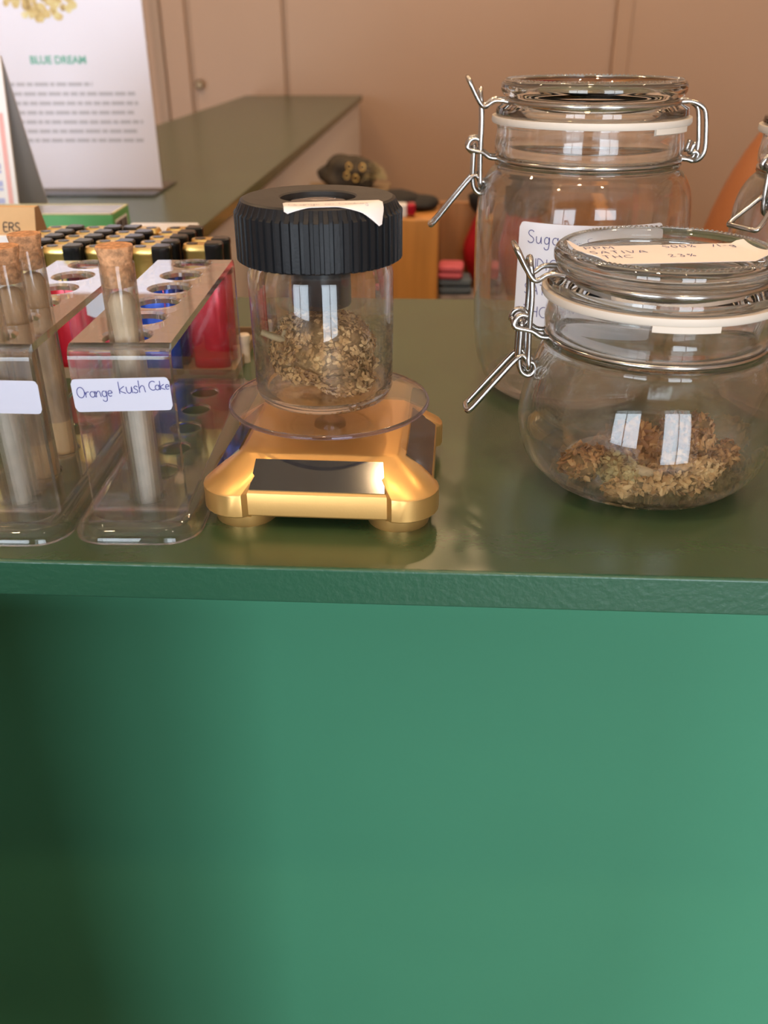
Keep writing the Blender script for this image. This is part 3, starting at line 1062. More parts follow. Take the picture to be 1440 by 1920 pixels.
def plate_holes(mb, hw, y0, y1, z0, z1, holes, r, n=28):
    """flat plate with round holes along its middle"""
    edges = [y0] + [(holes[i] + holes[i + 1]) / 2 for i in range(len(holes) - 1)] + [y1]
    for i, h in enumerate(holes):
        a, b = edges[i], edges[i + 1]
        angs = [2 * pi * k / n for k in range(n)]
        cor = [atan2(yy - h, xx) % (2 * pi) for xx, yy in ((hw, b), (-hw, b), (-hw, a), (hw, a))]
        angs = sorted(set([round(x, 6) for x in angs + cor]))
        inn_, out_ = [], []
        for t_ in angs:
            c_, s_ = cos(t_), sin(t_)
            k = min(hw / abs(c_) if abs(c_) > 1e-9 else 1e9, ((b - h) / s_ if s_ > 1e-9 else ((a - h) / s_ if s_ < -1e-9 else 1e9)))
            inn_.append((r * c_, h + r * s_))
            out_.append((k * c_, h + k * s_))
        m_ = len(angs)
        v = [(x, y, z) for z in (z0, z1) for x, y in inn_] + [(x, y, z) for z in (z0, z1) for x, y in out_]
        # eased upper edge of the hole
        ch = min(.0011, (z1 - z0) * .45)
        v += [(x, y, z1 - ch) for x, y in inn_]
        v[m_:2 * m_] = [(x * (r + ch) / r, h + (y - h) * (r + ch) / r, z1) for x, y in inn_]
        f = []
        for k in range(m_):
            j = (k + 1) % m_
            f.append((k, j, 2 * m_ + j, 2 * m_ + k))
            f.append((m_ + k, m_ + j, 3 * m_ + j, 3 * m_ + k))
            f.append((k, j, 4 * m_ + j, 4 * m_ + k))
            f.append((4 * m_ + k, 4 * m_ + j, m_ + j, m_ + k))
            # outer faces only on the rim of the whole plate
            xm, ym = (out_[k][0] + out_[j][0]) / 2, (out_[k][1] + out_[j][1]) / 2
            if abs(abs(xm) - hw) < 1e-6 or (i == 0 and abs(ym - y0) < 1e-6) or (i == len(holes) - 1 and abs(ym - y1) < 1e-6):
                f.append((2 * m_ + k, 2 * m_ + j, 3 * m_ + j, 3 * m_ + k))
        mb.add(v, f)


def weld(o, d=1e-5):
    bm = bmesh.new()
    bm.from_mesh(o.data)
    bmesh.ops.remove_doubles(bm, verts=bm.verts, dist=d)
    # drop faces doubled where two shapes meet
    seen = {}
    for f in list(bm.faces):
        k = tuple(sorted(v.index for v in f.verts))
        seen.setdefault(k, []).append(f)
    kill = [f for fs in seen.values() if len(fs) > 1 for f in fs]
    if kill:
        bmesh.ops.delete(bm, geom=kill, context='FACES_ONLY')
    bmesh.ops.recalc_face_normals(bm, faces=bm.faces)
    bm.to_mesh(o.data)
    bm.free()
    return o


def make_rack(label, loc, rz):
    t = thing('test_tube_rack', label, 'rack', loc, rz, 'clear test tube racks')
    # stand: one clear sheet folded into front wall, drilled top and back wall, with rounded bends
    R = .0055

    def section(off):
        """outer (off=0) or inner (off=TH) line in the y-z plane"""
        pts = [(off, .0060)]
        for k in range(7):
            a = radians(180 - 15 * k)
            pts.append((R + (R - off) * cos(a), RZ - R + (R - off) * sin(a)))
        return pts

    front_o, front_i = section(0), section(TH)
    st_ = MB()
    for flip in (False, True):
        rings = []
        for x in (-RW, RW):
            for line in (front_o, front_i):
                rings.append([(x, (RD - y if flip else y), z) for y, z in line])
        n = len(front_o)
        v = [p for r in rings for p in r]
        f = []
        for k in range(n - 1):
            f.append((k, k + 1, 2 * n + k + 1, 2 * n + k))            # outer
            f.append((n + k, n + k + 1, 3 * n + k + 1, 3 * n + k))     # inner
            f.append((k, k + 1, n + k + 1, n + k))                     # edges
            f.append((2 * n + k, 2 * n + k + 1, 3 * n + k + 1, 3 * n + k))
        f.append((0, n, 3 * n, 2 * n))
        f.append((n - 1, 2 * n - 1, 4 * n - 1, 3 * n - 1))
        st_.add(v, f)
    plate_holes(st_, RW, R, RD - R, RZ - TH, RZ, HOLES, .0100)
    so = weld(st_.build('stand', M['acrylic'], t))
    for p in so.data.polygons:
        p.use_smooth = True
    so.data.set_sharp_from_angle(angle=radians(25))
    # base: shallow moulded tray turned upside down, rounded rim, drilled floor
    by0, by1, bw = -.0175, RD + .0175, .0276
    cyb, hyb = (by0 + by1) / 2, (by1 - by0) / 2
    b = MB()
    rings = []
    for (inset, z, r) in ((.0000, 0, .0150), (.0002, .0016, .0150), (.0009, .0034, .0145), (.0022, .0052, .0135), (.0040, .0064, .0120), (.0058, .0071, .0110), (.0080, .0075, .0100)):
        rings.append([(x, y, z) for x, y in rrect(bw - inset, hyb - inset, r, 6, 0, cyb)])
    for (inset, z, r) in ((.0080, .0061, .0100), (.0056, .0056, .0110), (.0042, .0049, .0120), (.0030, .0038, .0135), (.0022, .0024, .0145), (.0017, .0012, .0150), (.0015, 0, .0150)):
        rings.append([(x, y, z) for x, y in rrect(bw - inset, hyb - inset, r, 6, 0, cyb)])
    rings.append(rings[0])
    b.loft(rings, False, False)
    bo = weld(b.build('base', M['acrylic'], t))
    for p in bo.data.polygons:
        p.use_smooth = True
    bo.data.set_sharp_from_angle(angle=radians(50))
    pl = MB()
    plate_holes(pl, bw - .0078, by0 + .0078, by1 - .0078, .0061, .0075, HOLES, .0076)
    weld(pl.build('base_plate', M['acrylic'], t))
    return t


R2 = (-.1268, .0330, .0001)
rack_b = make_rack('clear acrylic test tube rack labelled Orange Kush Cake, beside the gold turntable', R2, radians(2.2))
R1 = (-.1825, .0290, .0001)
rack_a = make_rack('clear acrylic test tube rack cut off by the left edge, blank white label', R1, radians(2.0))


def wall_surf(tilt):
    def s(u, v, lift=0.0):
        return (u * cos(tilt) - v * sin(tilt), -.0002 - lift, .0610 + u * sin(tilt) + v * cos(tilt))
    return s


ws = wall_surf(radians(1.5))
lab = patch('label', -.0207, .0197, -.0072, .0070, ws, M['rack_paper_dimmed'], rack_b, 48, 12, .002)
write(lab, 'handwriting', [('Orange', -.0188, -.0010, .0045, dict(gap=.05, slope=.03)), ('kush', -.0012, .0004, .0052, dict(gap=.07, slope=.04)), ('Cake', .0112, .0016, .0038, dict(gap=.05, slope=.03))], .00034, lambda u, v: ws(u, v, .0004), M['ink'])
ws1 = wall_surf(radians(-1.0))
patch('label', -.0150, .0222, -.0075, .0068, ws1, M['rack_paper_dimmed'], rack_a, 48, 12, .002)


def back_surf(u, v, lift=0.0):
    return (u, RD + .0002 + lift, .0555 + v)


patch('label', -.0100, .0205, -.0075, .0065, back_surf, M['paper'], rack_a, 8, 4, .0015)

# test tubes with corks, and the rolls inside them
TUBE_G = 'corked test tubes'


def make_tube(label, rack, hole, roll_label, roll_mat, short=1.0, roll_r=(.0034, .0055), roll_len=.096):
    a = rack.rotation_euler.z
    y = HOLES[hole]
    p = Vector((rack.location.x - sin(a) * y, rack.location.y + cos(a) * y, .0008))
    t = thing('test_tube', label, 'test tube', p, 0, TUBE_G)
    w, r = .0009, .0070
    o_ = [(0, 0), (.0032, .0007), (.0056, .0026), (.0068, .0056), (r, .0080), (r, .1100)]
    i_ = [(r - w, .1100), (r - w, .0080), (.0058, .0060), (.0046, .0032), (.0026, .0016), (0, .0010)]
    MB().lathe(o_ + i_, 40, closed=False).build('glass_tube', M['tube_glass'], t, smooth=40)
    c = MB()
    c.lathe([(0, .1010), (.0056, .1010), (.0060, .1018), (.0062, .1098), (.0074, .1160), (.0072, .1168), (0, .1171)], 32, closed=False)
    c.build('cork', M['cork'], t, smooth=35)
    t.scale.z = short
    rr = thing('pre_roll', roll_label, 'pre-roll', (p.x, p.y, p.z + .0026), 0, 'pre-rolls in the test tubes')
    q = MB()
    n = 20
    tip = .050 if roll_mat is M['roll_mid'] else .02
    rings = []
    for (z, s) in ((0, roll_r[0]), (tip, roll_r[0] * 1.12), (tip + .004, roll_r[0] * 1.15), (roll_len * .7, (roll_r[0] + roll_r[1]) / 2), (roll_len - .004, roll_r[1]), (roll_len - .001, roll_r[1] * .7), (roll_len, roll_r[1] * .3)):
        rings.append([(s * (1 + .03 * sin(3 * k + z * 300)) * cos(2 * pi * k / n), s * (1 + .03 * sin(3 * k + z * 300)) * sin(2 * pi * k / n), z) for k in range(n)])
    q.loft(rings[1:])
    q.build('paper_cone', roll_mat, rr, smooth=40)
    MB().loft(rings[:2]).build('filter_tip', M['roll_paper'] if roll_mat is M['roll_mid'] else M['kraft'], rr, smooth=40)
    return t


make_tube('corked glass test tube in the front hole of the Orange Kush Cake rack', rack_b, 0, 'pale paper pre-roll in the tube of the Orange Kush Cake rack', M['roll_mid'])
make_tube('corked test tube in the front hole of the left rack, cut off by the frame', rack_a, 0, 'pale pre-roll behind the blank label of the left rack', M['roll_mid'])
make_tube('corked test tube in the second hole of the left rack', rack_a, 1, 'brown pre-roll in the second tube of the left rack', M['brown_roll'], .955, (.0050, .0057), .092)
make_tube('corked test tube standing third from the front in the left rack', rack_a, 2, 'brown pre-roll in the third tube of the left rack', M['brown_roll'], .955, (.0050, .0057), .092)

# ------------------------------------------------------------------ lighters
tray = thing('lighter_tray', 'shallow brown card tray holding the lighters behind the racks', 'tray', (-.196, .266, 0), radians(1.5))
tb = MB()
tw, td, tz = .0700, .0440, .0065
tb.box(-tw, tw, -td, td, 0, .0012)
tb.build('tray_floor', M['tray'], tray)
for (x0, x1, y0, y1) in ((-tw, tw, -td - .0014, -td), (-tw, tw, td, td + .0014), (-tw - .0014, -tw, -td - .0014, td + .0014), (tw, tw + .0014, -td - .0014, td + .0014)):
    MB().box(x0, x1, y0, y1, 0, tz).build('tray_wall', M['tray'], tray)


def oval(hx, hy, n=20, x0=None, x1=None):
    pts = []
    for k in range(n):
        a = 2 * pi * k / n
        c_, s_ = cos(a), sin(a)
        e = .62
        pts.append((hx * (abs(c_) ** e) * (1 if c_ >= 0 else -1), hy * (abs(s_) ** e) * (1 if s_ >= 0 else -1)))
    if x0 is not None:
        pts = [(min(max(x, x0), x1), y) for x, y in pts]
    return pts


def lighter_proto(color):
    t = thing('lighter', 'x', 'lighter', (0, 0, 0), 0, 'gold and black lighters in the tray')
    hx, hy = .0117, .0056
    b = MB()
    o_ = oval(hx, hy)
    b.loft([[(x * .96, y * .96, 0) for x, y in o_], [(x, y, .0008) for x, y in o_], [(x, y, .0560) for x, y in o_], [(x * .94, y * .94, .0572) for x, y in o_]])
    b.build('fuel_body', color, t, smooth=40)
    # gold guard: half oval with a dark flame hole on top
    h = MB()
    gl = oval(hx * 1.02, hy * 1.03, 24, -hx * 1.1, .0020)
    h.loft([[(x, y, .0545) for x, y in gl], [(x, y, .0720) for x, y in gl], [(x * 1.03, y * 1.06, .0726) for x, y in gl], [(x * 1.03, y * 1.06, .0746) for x, y in gl], [(x * .95 , y * .88, .0768) for x, y in gl]])
    g_ = h.build('guard', M['gold'], t, smooth=35)
    hole = MB()
    ho = [(-.0062 + .0034 * cos(2 * pi * k / 14), .0030 * sin(2 * pi * k / 14)) for k in range(14)]
    hole.prism(ho, .0752, .0771)
    hole.build('flame_hole', M['l_black'], g_)
    # black push button and striker side
    k_ = MB()
    kl = oval(hx * 1.05, hy * 1.04, 24, .0022, hx * 1.1)
    k_.loft([[(x, y, .0560) for x, y in kl], [(x, y, .0735) for x, y in kl], [(x * 1.02, y * 1.05, .0742) for x, y in kl], [(x * 1.02, y * 1.05, .0768) for x, y in kl], [(x * .96, y * .86, .0778) for x, y in kl]])
    k_.build('button', M['l_black'], t, smooth=35)
    return t


protos = {}
rows_name = ['front row', 'second row', 'third row', 'fourth row', 'back row']
cols_name = ['leftmost column', 'second column', 'third column', 'fourth column', 'rightmost column']
colors = {'l_red': 'red', 'l_blue': 'blue', 'l_green': 'green', 'l_dark': 'black'}
LX = [-.2510, -.2255, -.1995, -.1715, -.1425]
pick = {(1, 0): 'l_red', (2, 0): 'l_red', (3, 0): 'l_blue', (4, 0): 'l_red', (0, 0): 'l_green', (2, 1): 'l_red', (3, 1): 'l_dark', (4, 1): 'l_red', (1, 1): 'l_green'}
for c in range(5):
    for r in range(5):
        if c == 4 and r > 1:
            continue
        col = pick.get((c, r), ['l_dark', 'l_red', 'l_blue', 'l_green'][(c * 3 + r * 2) % 4])
        x = LX[c] + .0014 * r
        y = .2350 + .0146 * r + (.010 if c == 4 else 0)
        if col not in protos:
            protos[col] = o = lighter_proto(M[col])
        else:
            o = copy_tree(protos[col])
        flip = (c, r) in ((2, 4),)
        o.location = (x, y, .0013)
        o.rotation_euler = (0, 0, radians(180 if flip else 0) + radians(random.uniform(-3, 3)))
        extra = ', turned the other way round' if flip else ''
        o['label'] = 'gold and black topped lighter in the %s, %s%s' % (rows_name[r], cols_name[c], extra)

# small cream peg standing behind the right rack
pg = thing('cream_peg', 'small cream plastic peg standing behind the right rack', 'peg', (-.1238, .2560, 0))
MB().lathe([(0, 0), (.0030, 0), (.0030, .0130), (0, .0130)], 20, closed=False).build('shaft', M['cream'], pg, smooth=40)
MB().lathe([(0, .0130), (.0036, .0130), (.0038, .0180), (.0030, .0188), (0, .0188)], 20, closed=False).build('head', M['cream'], pg, smooth=40)

# ------------------------------------------------------------------ cartons and cards at the left
gb = thing('green_carton', 'green carton with a barcode and a silvery top, behind the lighters', 'box', (-.3400, .4960, 0), radians(2))
hw, hd, hz = .0630, .0250, .0550
bevel(MB().box(-hw, hw, -hd, hd, 0, hz - .0006).build('carton', M['box_green'], gb), .0008)
MB().box(-hw + .002, hw - .002, -hd + .002, hd - .002, hz - .0006, hz).build('film_window', M['box_top'], gb)
for (x0, x1, y0, y1) in ((-hw, hw, -hd, -hd + .0018), (-hw, hw, hd - .0018, hd), (-hw, -hw + .0018, -hd, hd), (hw - .0018, hw, -hd, hd)):
    MB().box(x0, x1, y0, y1, hz - .0005, hz + .0004).build('carton_edge', M['box_edge'], gb)
bc = MB()
rb = random.Random(3)
yy = -.0175
pl_ = MB().box(hw, hw + .0002, -.0190, .0160, .018, hz - .006).build('barcode_patch', M['white_card'], gb)
while yy < .0145:
    w_ = rb.choice((.0006, .0010, .0016))
    bc.box(hw + .0002, hw + .0004, yy, yy + w_, .021, hz - .008)
    yy += w_ + rb.choice((.0006, .0009, .0013))
bc.build('barcode', M['black_print'], pl_)

wb_ = thing('white_box', 'low white plastic box with a lid behind the lighters', 'box', (-.2130, .3960, 0), radians(2))
bevel(MB().box(-.0250, .0265, -.0140, .0140, 0, .0520).build('box_body', M['white_box'], wb_), .001)
bevel(MB().box(-.0260, .0275, -.0150, .0150, .0522, .0600).build('box_lid', M['white_box'], wb_), .0018, 3)

kb_ = thing('kraft_carton', 'kraft card carton lettered ERS at the left edge', 'box', (-.3080, .3200, 0), radians(0))
k0, k1 = -.034, .0345
kc = MB()
sec = [(-.0110, 0), (-.0110, .0660), (-.0050, .0870), (.0020, .0870), (.0150, .0560), (.0150, 0)]
kc.add([(x, y, z) for x in (k0, k1) for y, z in sec], [tuple(range(6)), tuple(range(6, 12))] + [(i, (i + 1) % 6, 6 + (i + 1) % 6, 6 + i) for i in range(6)])
kc.build('carton', M['kraft'], kb_)
MB().add([(k1 + .0003, y, z) for y, z in sec], [tuple(range(6))]).build('carton_end', M['kraft_dark'], kb_)


def kface(u, v, lift=0.0):
    d_ = Vector((-.0050 + .0110, .0870 - .0660)).normalized()
    return (u, -.0110 + d_.x * v - d_.y * (.0003 + lift), .0660 + d_.y * v + d_.x * (.0003 + lift))


write(kb_, 'lettering', [('ERS', .0125, .0060, .0056, dict(gap=.16))], .0008, kface, M['black_print'])
cd = thing('paper_booklet', 'white booklet with a purple print leaning on the kraft carton', 'booklet', (-.3080, .3065, 0))
bevel(MB().box(-.034, .0345, -.0022, .0018, 0, .0700).build('booklet', M['white_card'], cd), .0004)
pr_ = MB()
for k in range(9):
    x = -.030 + k * .0068
    pr_.box(x, x + .0045, -.0024, -.0022, .0590, .0640)
pr_.build('print', M['purple_print'], cd)
MB().box(-.033, .0335, -.0024, -.0022, .0520, .0560).build('print', M['kraft'], cd)

# card standing on the counter arm, propped by a strut
tc = thing('propped_card', 'white card with pink print propped open at the left edge', 'card', (-.4650, .6050, 0))
th = .0022
MB().add([(x, y, z) for x in (-.060, .060) for y, z in ((-.0310, 0), (-.0285, 0), (-.0025, .1730), (-.0050, .1730))],
         [(0, 1, 2, 3), (4, 5, 6, 7), (0, 1, 5, 4), (1, 2, 6, 5), (2, 3, 7, 6), (3, 0, 4, 7)]).build('front_leaf', M['white_card'], tc)
MB().add([(x, y, z) for x in (-.060, .0598) for y, z in ((.0570, 0), (.0590, 0), (-.0015, .1728), (-.0035, .1728))],
         [(0, 1, 2, 3), (4, 5, 6, 7), (0, 1, 5, 4), (1, 2, 6, 5), (2, 3, 7, 6), (3, 0, 4, 7)]).build('back_leaf', M['grey_card'], tc)


def leaf_surf(u, v):
    return (u, -.0310 + v / .1730 * .0260 - .0004, v)


pm = MB()
ribbon(pm, [(.0535, .005), (.0535, .125)], .0045, leaf_surf)
ribbon(pm, [(-.0535, .005), (-.0535, .125)], .0045, leaf_surf)
ribbon(pm, [(-.05, .125), (.05, .125)], .0045, leaf_surf)
pm.build('print', M['pink'], tc)
pm = MB()
for k in range(7):
    z = .012 + .0155 * k
    ribbon(pm, [(.012, z), (.0475, z)], .0024, leaf_surf)
    ribbon(pm, [(.040, z + .005), (.0475, z + .005)], .0050, leaf_surf)
pm.build('print', M['blue_print'], tc)

# upright clear stand with the printed sheet
sg = thing('sign_holder', 'clear stand with a white printed sheet headed BLUE DREAM', 'sign', (-.4780, .9550, 0), radians(1.5))
bevel(MB().box(-.1060, .1060, -.0480, .0800, 0, .0030).build('foot_plate', M['acrylic'], sg), .0006)
MB().box(-.1060, .1060, .0020, .0040, .0031, .302).build('back_sheet', M['acrylic'], sg)
sh = MB().box(-.1050, .1050, -.0004, .0012, .0050, .300).build('paper_sheet', M['sign_paper'], sg)


def text_mesh(name, s, size, material, parent, loc, rot, offset=0.0):
    cu = bpy.data.curves.new(name, 'FONT')
    cu.body = s
    cu.size = size
    cu.align_x = 'CENTER'
    cu.offset = offset
    to = bpy.data.objects.new(name, cu)
    COL.objects.link(to)
    bpy.context.view_layer.update()
    me = bpy.data.meshes.new_from_object(to.evaluated_get(bpy.context.evaluated_depsgraph_get()))
    bpy.data.objects.remove(to)
    me.materials.clear()
    me.materials.append(material)
    o = bpy.data.objects.new(name, me)
    COL.objects.link(o)
    o.parent = parent
    o.location = loc
    o.rotation_euler = rot
    return o


text_mesh('heading', 'BLUE DREAM', .0125, M['green_print'], sh, (-.0100, -.0007, .1560), (radians(90), 0, 0), .0004)
tx = MB()
rb = random.Random(9)
zz = .1300
for ln in range(7):
    x = -.0880 + (.014 if ln > 3 else .004)
    lim = .0300 if ln == 0 else .0900 - rb.uniform(0, .01)
    while x < lim:
        w_ = rb.uniform(.006, .020)
        tx.add([(x, -.0007, zz), (min(x + w_, lim), -.0007, zz), (min(x + w_, lim), -.0007, zz + .0042), (x, -.0007, zz + .0042)], [(0, 1, 2, 3)])
        x += w_ + .0022
    zz -= .0112
tx.build('text_lines', M['grey_print'], sh)
# the pictured bud at the top of the sheet, as flat print
bp = MB()
rb = random.Random(12)
for k in range(150):
    a, q = rb.uniform(0, 2 * pi), sqrt(rb.random())
    cx_, cz_ = -.022 + cos(a) * q * .046, .2320 + sin(a) * q * .0280
    s_ = rb.uniform(.003, .007)
    bp.add([(cx_ + s_ * cos(2 * pi * j / 6 + k) * rb.uniform(.6, 1), -.0007 - k * 1e-6, cz_ + s_ * sin(2 * pi * j / 6 + k) * rb.uniform(.6, 1)) for j in range(6)], [tuple(range(6))])
M['bud_print'] = island_mat('bud_print', [(0.0, (.30, .20, .08)), (.4, (.62, .46, .20)), (.7, (.70, .62, .32)), (1.0, (.80, .72, .45))])
bp.build('bud_picture', M['bud_print'], sh)

# ------------------------------------------------------------------ behind the counter
CZ = -.0410
wc = thing('wooden_cabinet', 'low orange wooden cabinet with an open shelf behind the counter', 'cabinet', (.0, 1.075, FLOOR))
bpy.context.view_layer.update()
world_child(bevel(MB().box(-.245, .0008, 1.0, 1.15, FLOOR, CZ).build('closed_body', M['wood']), .003), wc)
world_child(MB().box(.0010, .25, 1.135, 1.15, FLOOR, CZ).build('back_board', M['wood_dark']), wc)
world_child(MB().box(.23, .25, 1.0, 1.135, FLOOR, CZ).build('side_board', M['wood']), wc)
world_child(MB().box(.0010, .2298, 1.01, 1.135, -.19, -.172).build('shelf_board', M['wood_dark']), wc)
world_child(MB().box(.0010, .2298, 1.01, 1.135, -.62, -.60).build('shelf_board', M['wood_dark']), wc)


def blob(name, loc, size, material, parent=None, seed=0, rough=.12, sub=3, flat=None, rz=0.0):
    rnd = random.Random(seed)
    bm = bmesh.new()
    bmesh.ops.create_icosphere(bm, subdivisions=sub, radius=1)
    ph = [rnd.uniform(0, 6) for _ in range(9)]
    v = []
    for p in bm.verts:
        c = p.co
        k = 1 + rough * (sin(3 * c.x + ph[0]) * cos(4 * c.y + ph[1]) + .6 * sin(6 * c.z + 3 * c.x + ph[2]) + .4 * sin(9 * c.y - 5 * c.x + ph[3]))
        q = Vector((c.x * size[0], c.y * size[1], c.z * size[2])) * k
        if flat is not None:
            q.z = max(q.z, flat)
        q = Matrix.Rotation(rz, 3, 'Z') @ q
        v.append(q)
    f = [tuple(x.index for x in g_.verts) for g_ in bm.faces]
    bm.free()
    return mesh_obj(name, v, f, material, parent, True, loc)


# things on and in the cabinet
hat = thing('black_cap', 'black cloth cap lying on the wooden cabinet', 'cap', (-.0480, 1.0850, CZ))
blob('crown', (-.014, 0, .0100), (.038, .045, .0150), M['black_cloth'], hat, 3, .05, 3, -.0100)
blob('brim', (.022, 0, .0085), (.028, .040, .0100), M['black_cloth'], hat, 4, .04, 3, -.0085)
rp_ = thing('red_packet', 'small red and white packet beside the black cap', 'packet', (-.0440, 1.0160, CZ))
bevel(MB().box(-.026, .000, -.010, .012, 0, .0180).build('white_half', M['white_card'], rp_), .003)
bevel(MB().box(.000, .0120, -.010, .012, .0030, .0185).build('red_half', M['l_red'], rp_), .003)
rbag = thing('red_bag', 'shiny red bag with a black top standing on the cabinet shelf', 'bag', (.0960, 1.1020, -.1720))
blob('bag_body', (0, 0, .0660), (.056, .026, .0720), M['red_bag'], rbag, 5, .06, 4, -.0700)
blob('bag_flap', (.006, 0, .1380), (.056, .026, .0290), M['black_cloth'], rbag, 6, .06, 3)
def folded(name, label, x0, x1, y0, y1, z0, z1, material, layers, seed):
    """cloth folded into a soft stack of layers"""
    t = thing(name, label, 'cloth', ((x0 + x1) / 2, (y0 + y1) / 2, z0))
    rnd = random.Random(seed)
    hx_, hy_, h = (x1 - x0) / 2, (y1 - y0) / 2, (z1 - z0) / layers
    for k in range(layers):
        dx, a_ = rnd.uniform(-.002, .002), rnd.uniform(-.05, .05)
        mb_ = MB()
        rings = []
        for (i_, z) in ((.30, 0), (.08, .12), (0, .35), (0, .65), (.08, .88), (.30, 1)):
            q = i_ * h
            rings.append([(x * cos(a_) - y * sin(a_) + dx, x * sin(a_) + y * cos(a_), (k + z * .98) * h) for x, y in rrect(hx_ - q, hy_ - q, .006, 4)])
        mb_.loft(rings)
        mb_.build('fold', material, t, smooth=50)
    return t


folded('grey_cloth', 'folded grey cloth lowest on the cabinet shelf', .004, .070, 1.014, 1.066, -.1718, -.1520, M['grey_cloth'], 2, 9)
folded('slate_cloth', 'folded slate blue cloth under the pink cloth', .003, .052, 1.016, 1.064, -.1518, -.1290, M['blue_cloth'], 2, 8)
folded('pink_cloth', 'folded pink cloth on top of the slate cloth', .002, .038, 1.014, 1.060, -.1288, -.1100, M['pink_cloth'], 2, 7)

bx_ = thing('storage_box', 'plain brown box standing behind the wooden cabinet', 'box', (-.1450, 1.2900, FLOOR))
bevel(MB().box(-.075, .060, -.05, .05, 0, -FLOOR + CZ - .02).build('box_body', M['tray'], bx_), .003)
bevel(MB().box(-.077, .062, -.052, .052, -FLOOR + CZ - .02, -FLOOR + CZ).build('box_lid', M['tray'], bx_), .002)
fz = thing('furry_bag', 'dark furry bag with gold rings and a pale tuft', 'bag', (-.1450, 1.2900, CZ))
blob('bag_body', (-.008, 0, .0210), (.046, .040, .0300), M['fuzzy'], fz, 15, .14, 4, -.0210)
tf = MB()
rb = random.Random(44)
for k in range(260):
    d = Vector((rb.gauss(0, 1), rb.gauss(0, 1), rb.gauss(0, 1) * .8)).normalized()
    if d.z < -.3:
        continue
    p0 = Vector((.034, -.010, .0190)) + d * .006
    tf.tube([p0, p0 + d * .010, p0 + d * .019 + Vector((0, 0, -.002))], [.0008, .0006, .0002], 3)
tag(tf.build('tuft', M['tuft'], fz), kind='stuff')
for (x, z) in ((-.002, .0370), (.0200, .0360), (-.006, .0230), (.0085, .0190)):
    rr = MB()
    rr.tube([(x + .0042 * cos(2 * pi * k / 16), -.0400 + .0015 * abs(x) * 20, z + .0052 * sin(2 * pi * k / 16)) for k in range(16)], .0010, 6, True)
    rr.build('gold_ring', M['gold'], fz, smooth=True)

# ------------------------------------------------------------------ the person behind the counter (seated, arm held out)


def skin_mesh(name, nodes, edges, material, parent, sub=2, root=0):
    """nodes: (point, (rx, ry)); a continuous surface grown round the edges"""
    me = bpy.data.meshes.new(name)
    me.from_pydata([n[0] for n in nodes], edges, [])
    o = bpy.data.objects.new(name, me)
    COL.objects.link(o)
    sk = o.modifiers.new('skin', 'SKIN')
    sk.use_smooth_shade = True
    sv = me.skin_vertices[0].data
    for i, n in enumerate(nodes):
        sv[i].radius = n[1]
        sv[i].use_root = (i == root)
    ss = o.modifiers.new('sub', 'SUBSURF')
    ss.levels = ss.render_levels = sub
    bpy.context.view_layer.update()
    dg = bpy.context.evaluated_depsgraph_get()
    m2 = bpy.data.meshes.new_from_object(o.evaluated_get(dg))
    bpy.data.objects.remove(o)
    for p in m2.polygons:
        p.use_smooth = True
    m2.materials.clear()
    m2.materials.append(material)
    ob = bpy.data.objects.new(name, m2)
    COL.objects.link(ob)
    ob.parent = parent
    return ob


PX, PY = .5750, .7800
ps = thing('person', 'person sitting behind the counter at the right edge, bare bent arm', 'person', (PX, PY, FLOOR))


def L_(x, y, z):
    """world point to the person's own frame"""
    return (x - PX, y - PY, z - FLOOR)


nodes, edges, ix = [], [], {}


def nd(key, p, r, par=None):
    ix[key] = len(nodes)
    nodes.append((L_(*p), r if isinstance(r, tuple) else (r, r)))
    if par:
        edges.append((ix[par], ix[key]))


cxp = PX
nd('pelvis', (cxp, .80, -.42), (.15, .11))
nd('waist', (cxp, .80, -.26), (.125, .095), 'pelvis')
nd('chest', (cxp, .79, -.06), (.145, .105), 'waist')
nd('upper', (cxp, .79, .06), (.125, .090), 'chest')
nd('neck', (cxp, .785, .165), .055, 'upper')
nd('nape', (cxp, .78, .225), .053, 'neck')
# image-left arm: upper arm slants out to the elbow, the hand rests on the thigh
nd('shA', (cxp - .165, .78, .100), .062, 'upper')
nd('upA', (.3590, .755, .0330), .052, 'shA')
nd('miA', (.3330, .745, -.0350), .048, 'upA')
nd('elA', (.3130, .740, -.1350), .042, 'miA')
nd('foA', (.3500, .690, -.2300), .038, 'elA')
nd('wrA', (.4200, .610, -.3300), .026, 'foA')
nd('paA', (.4350, .570, -.3500), (.036, .016), 'wrA')
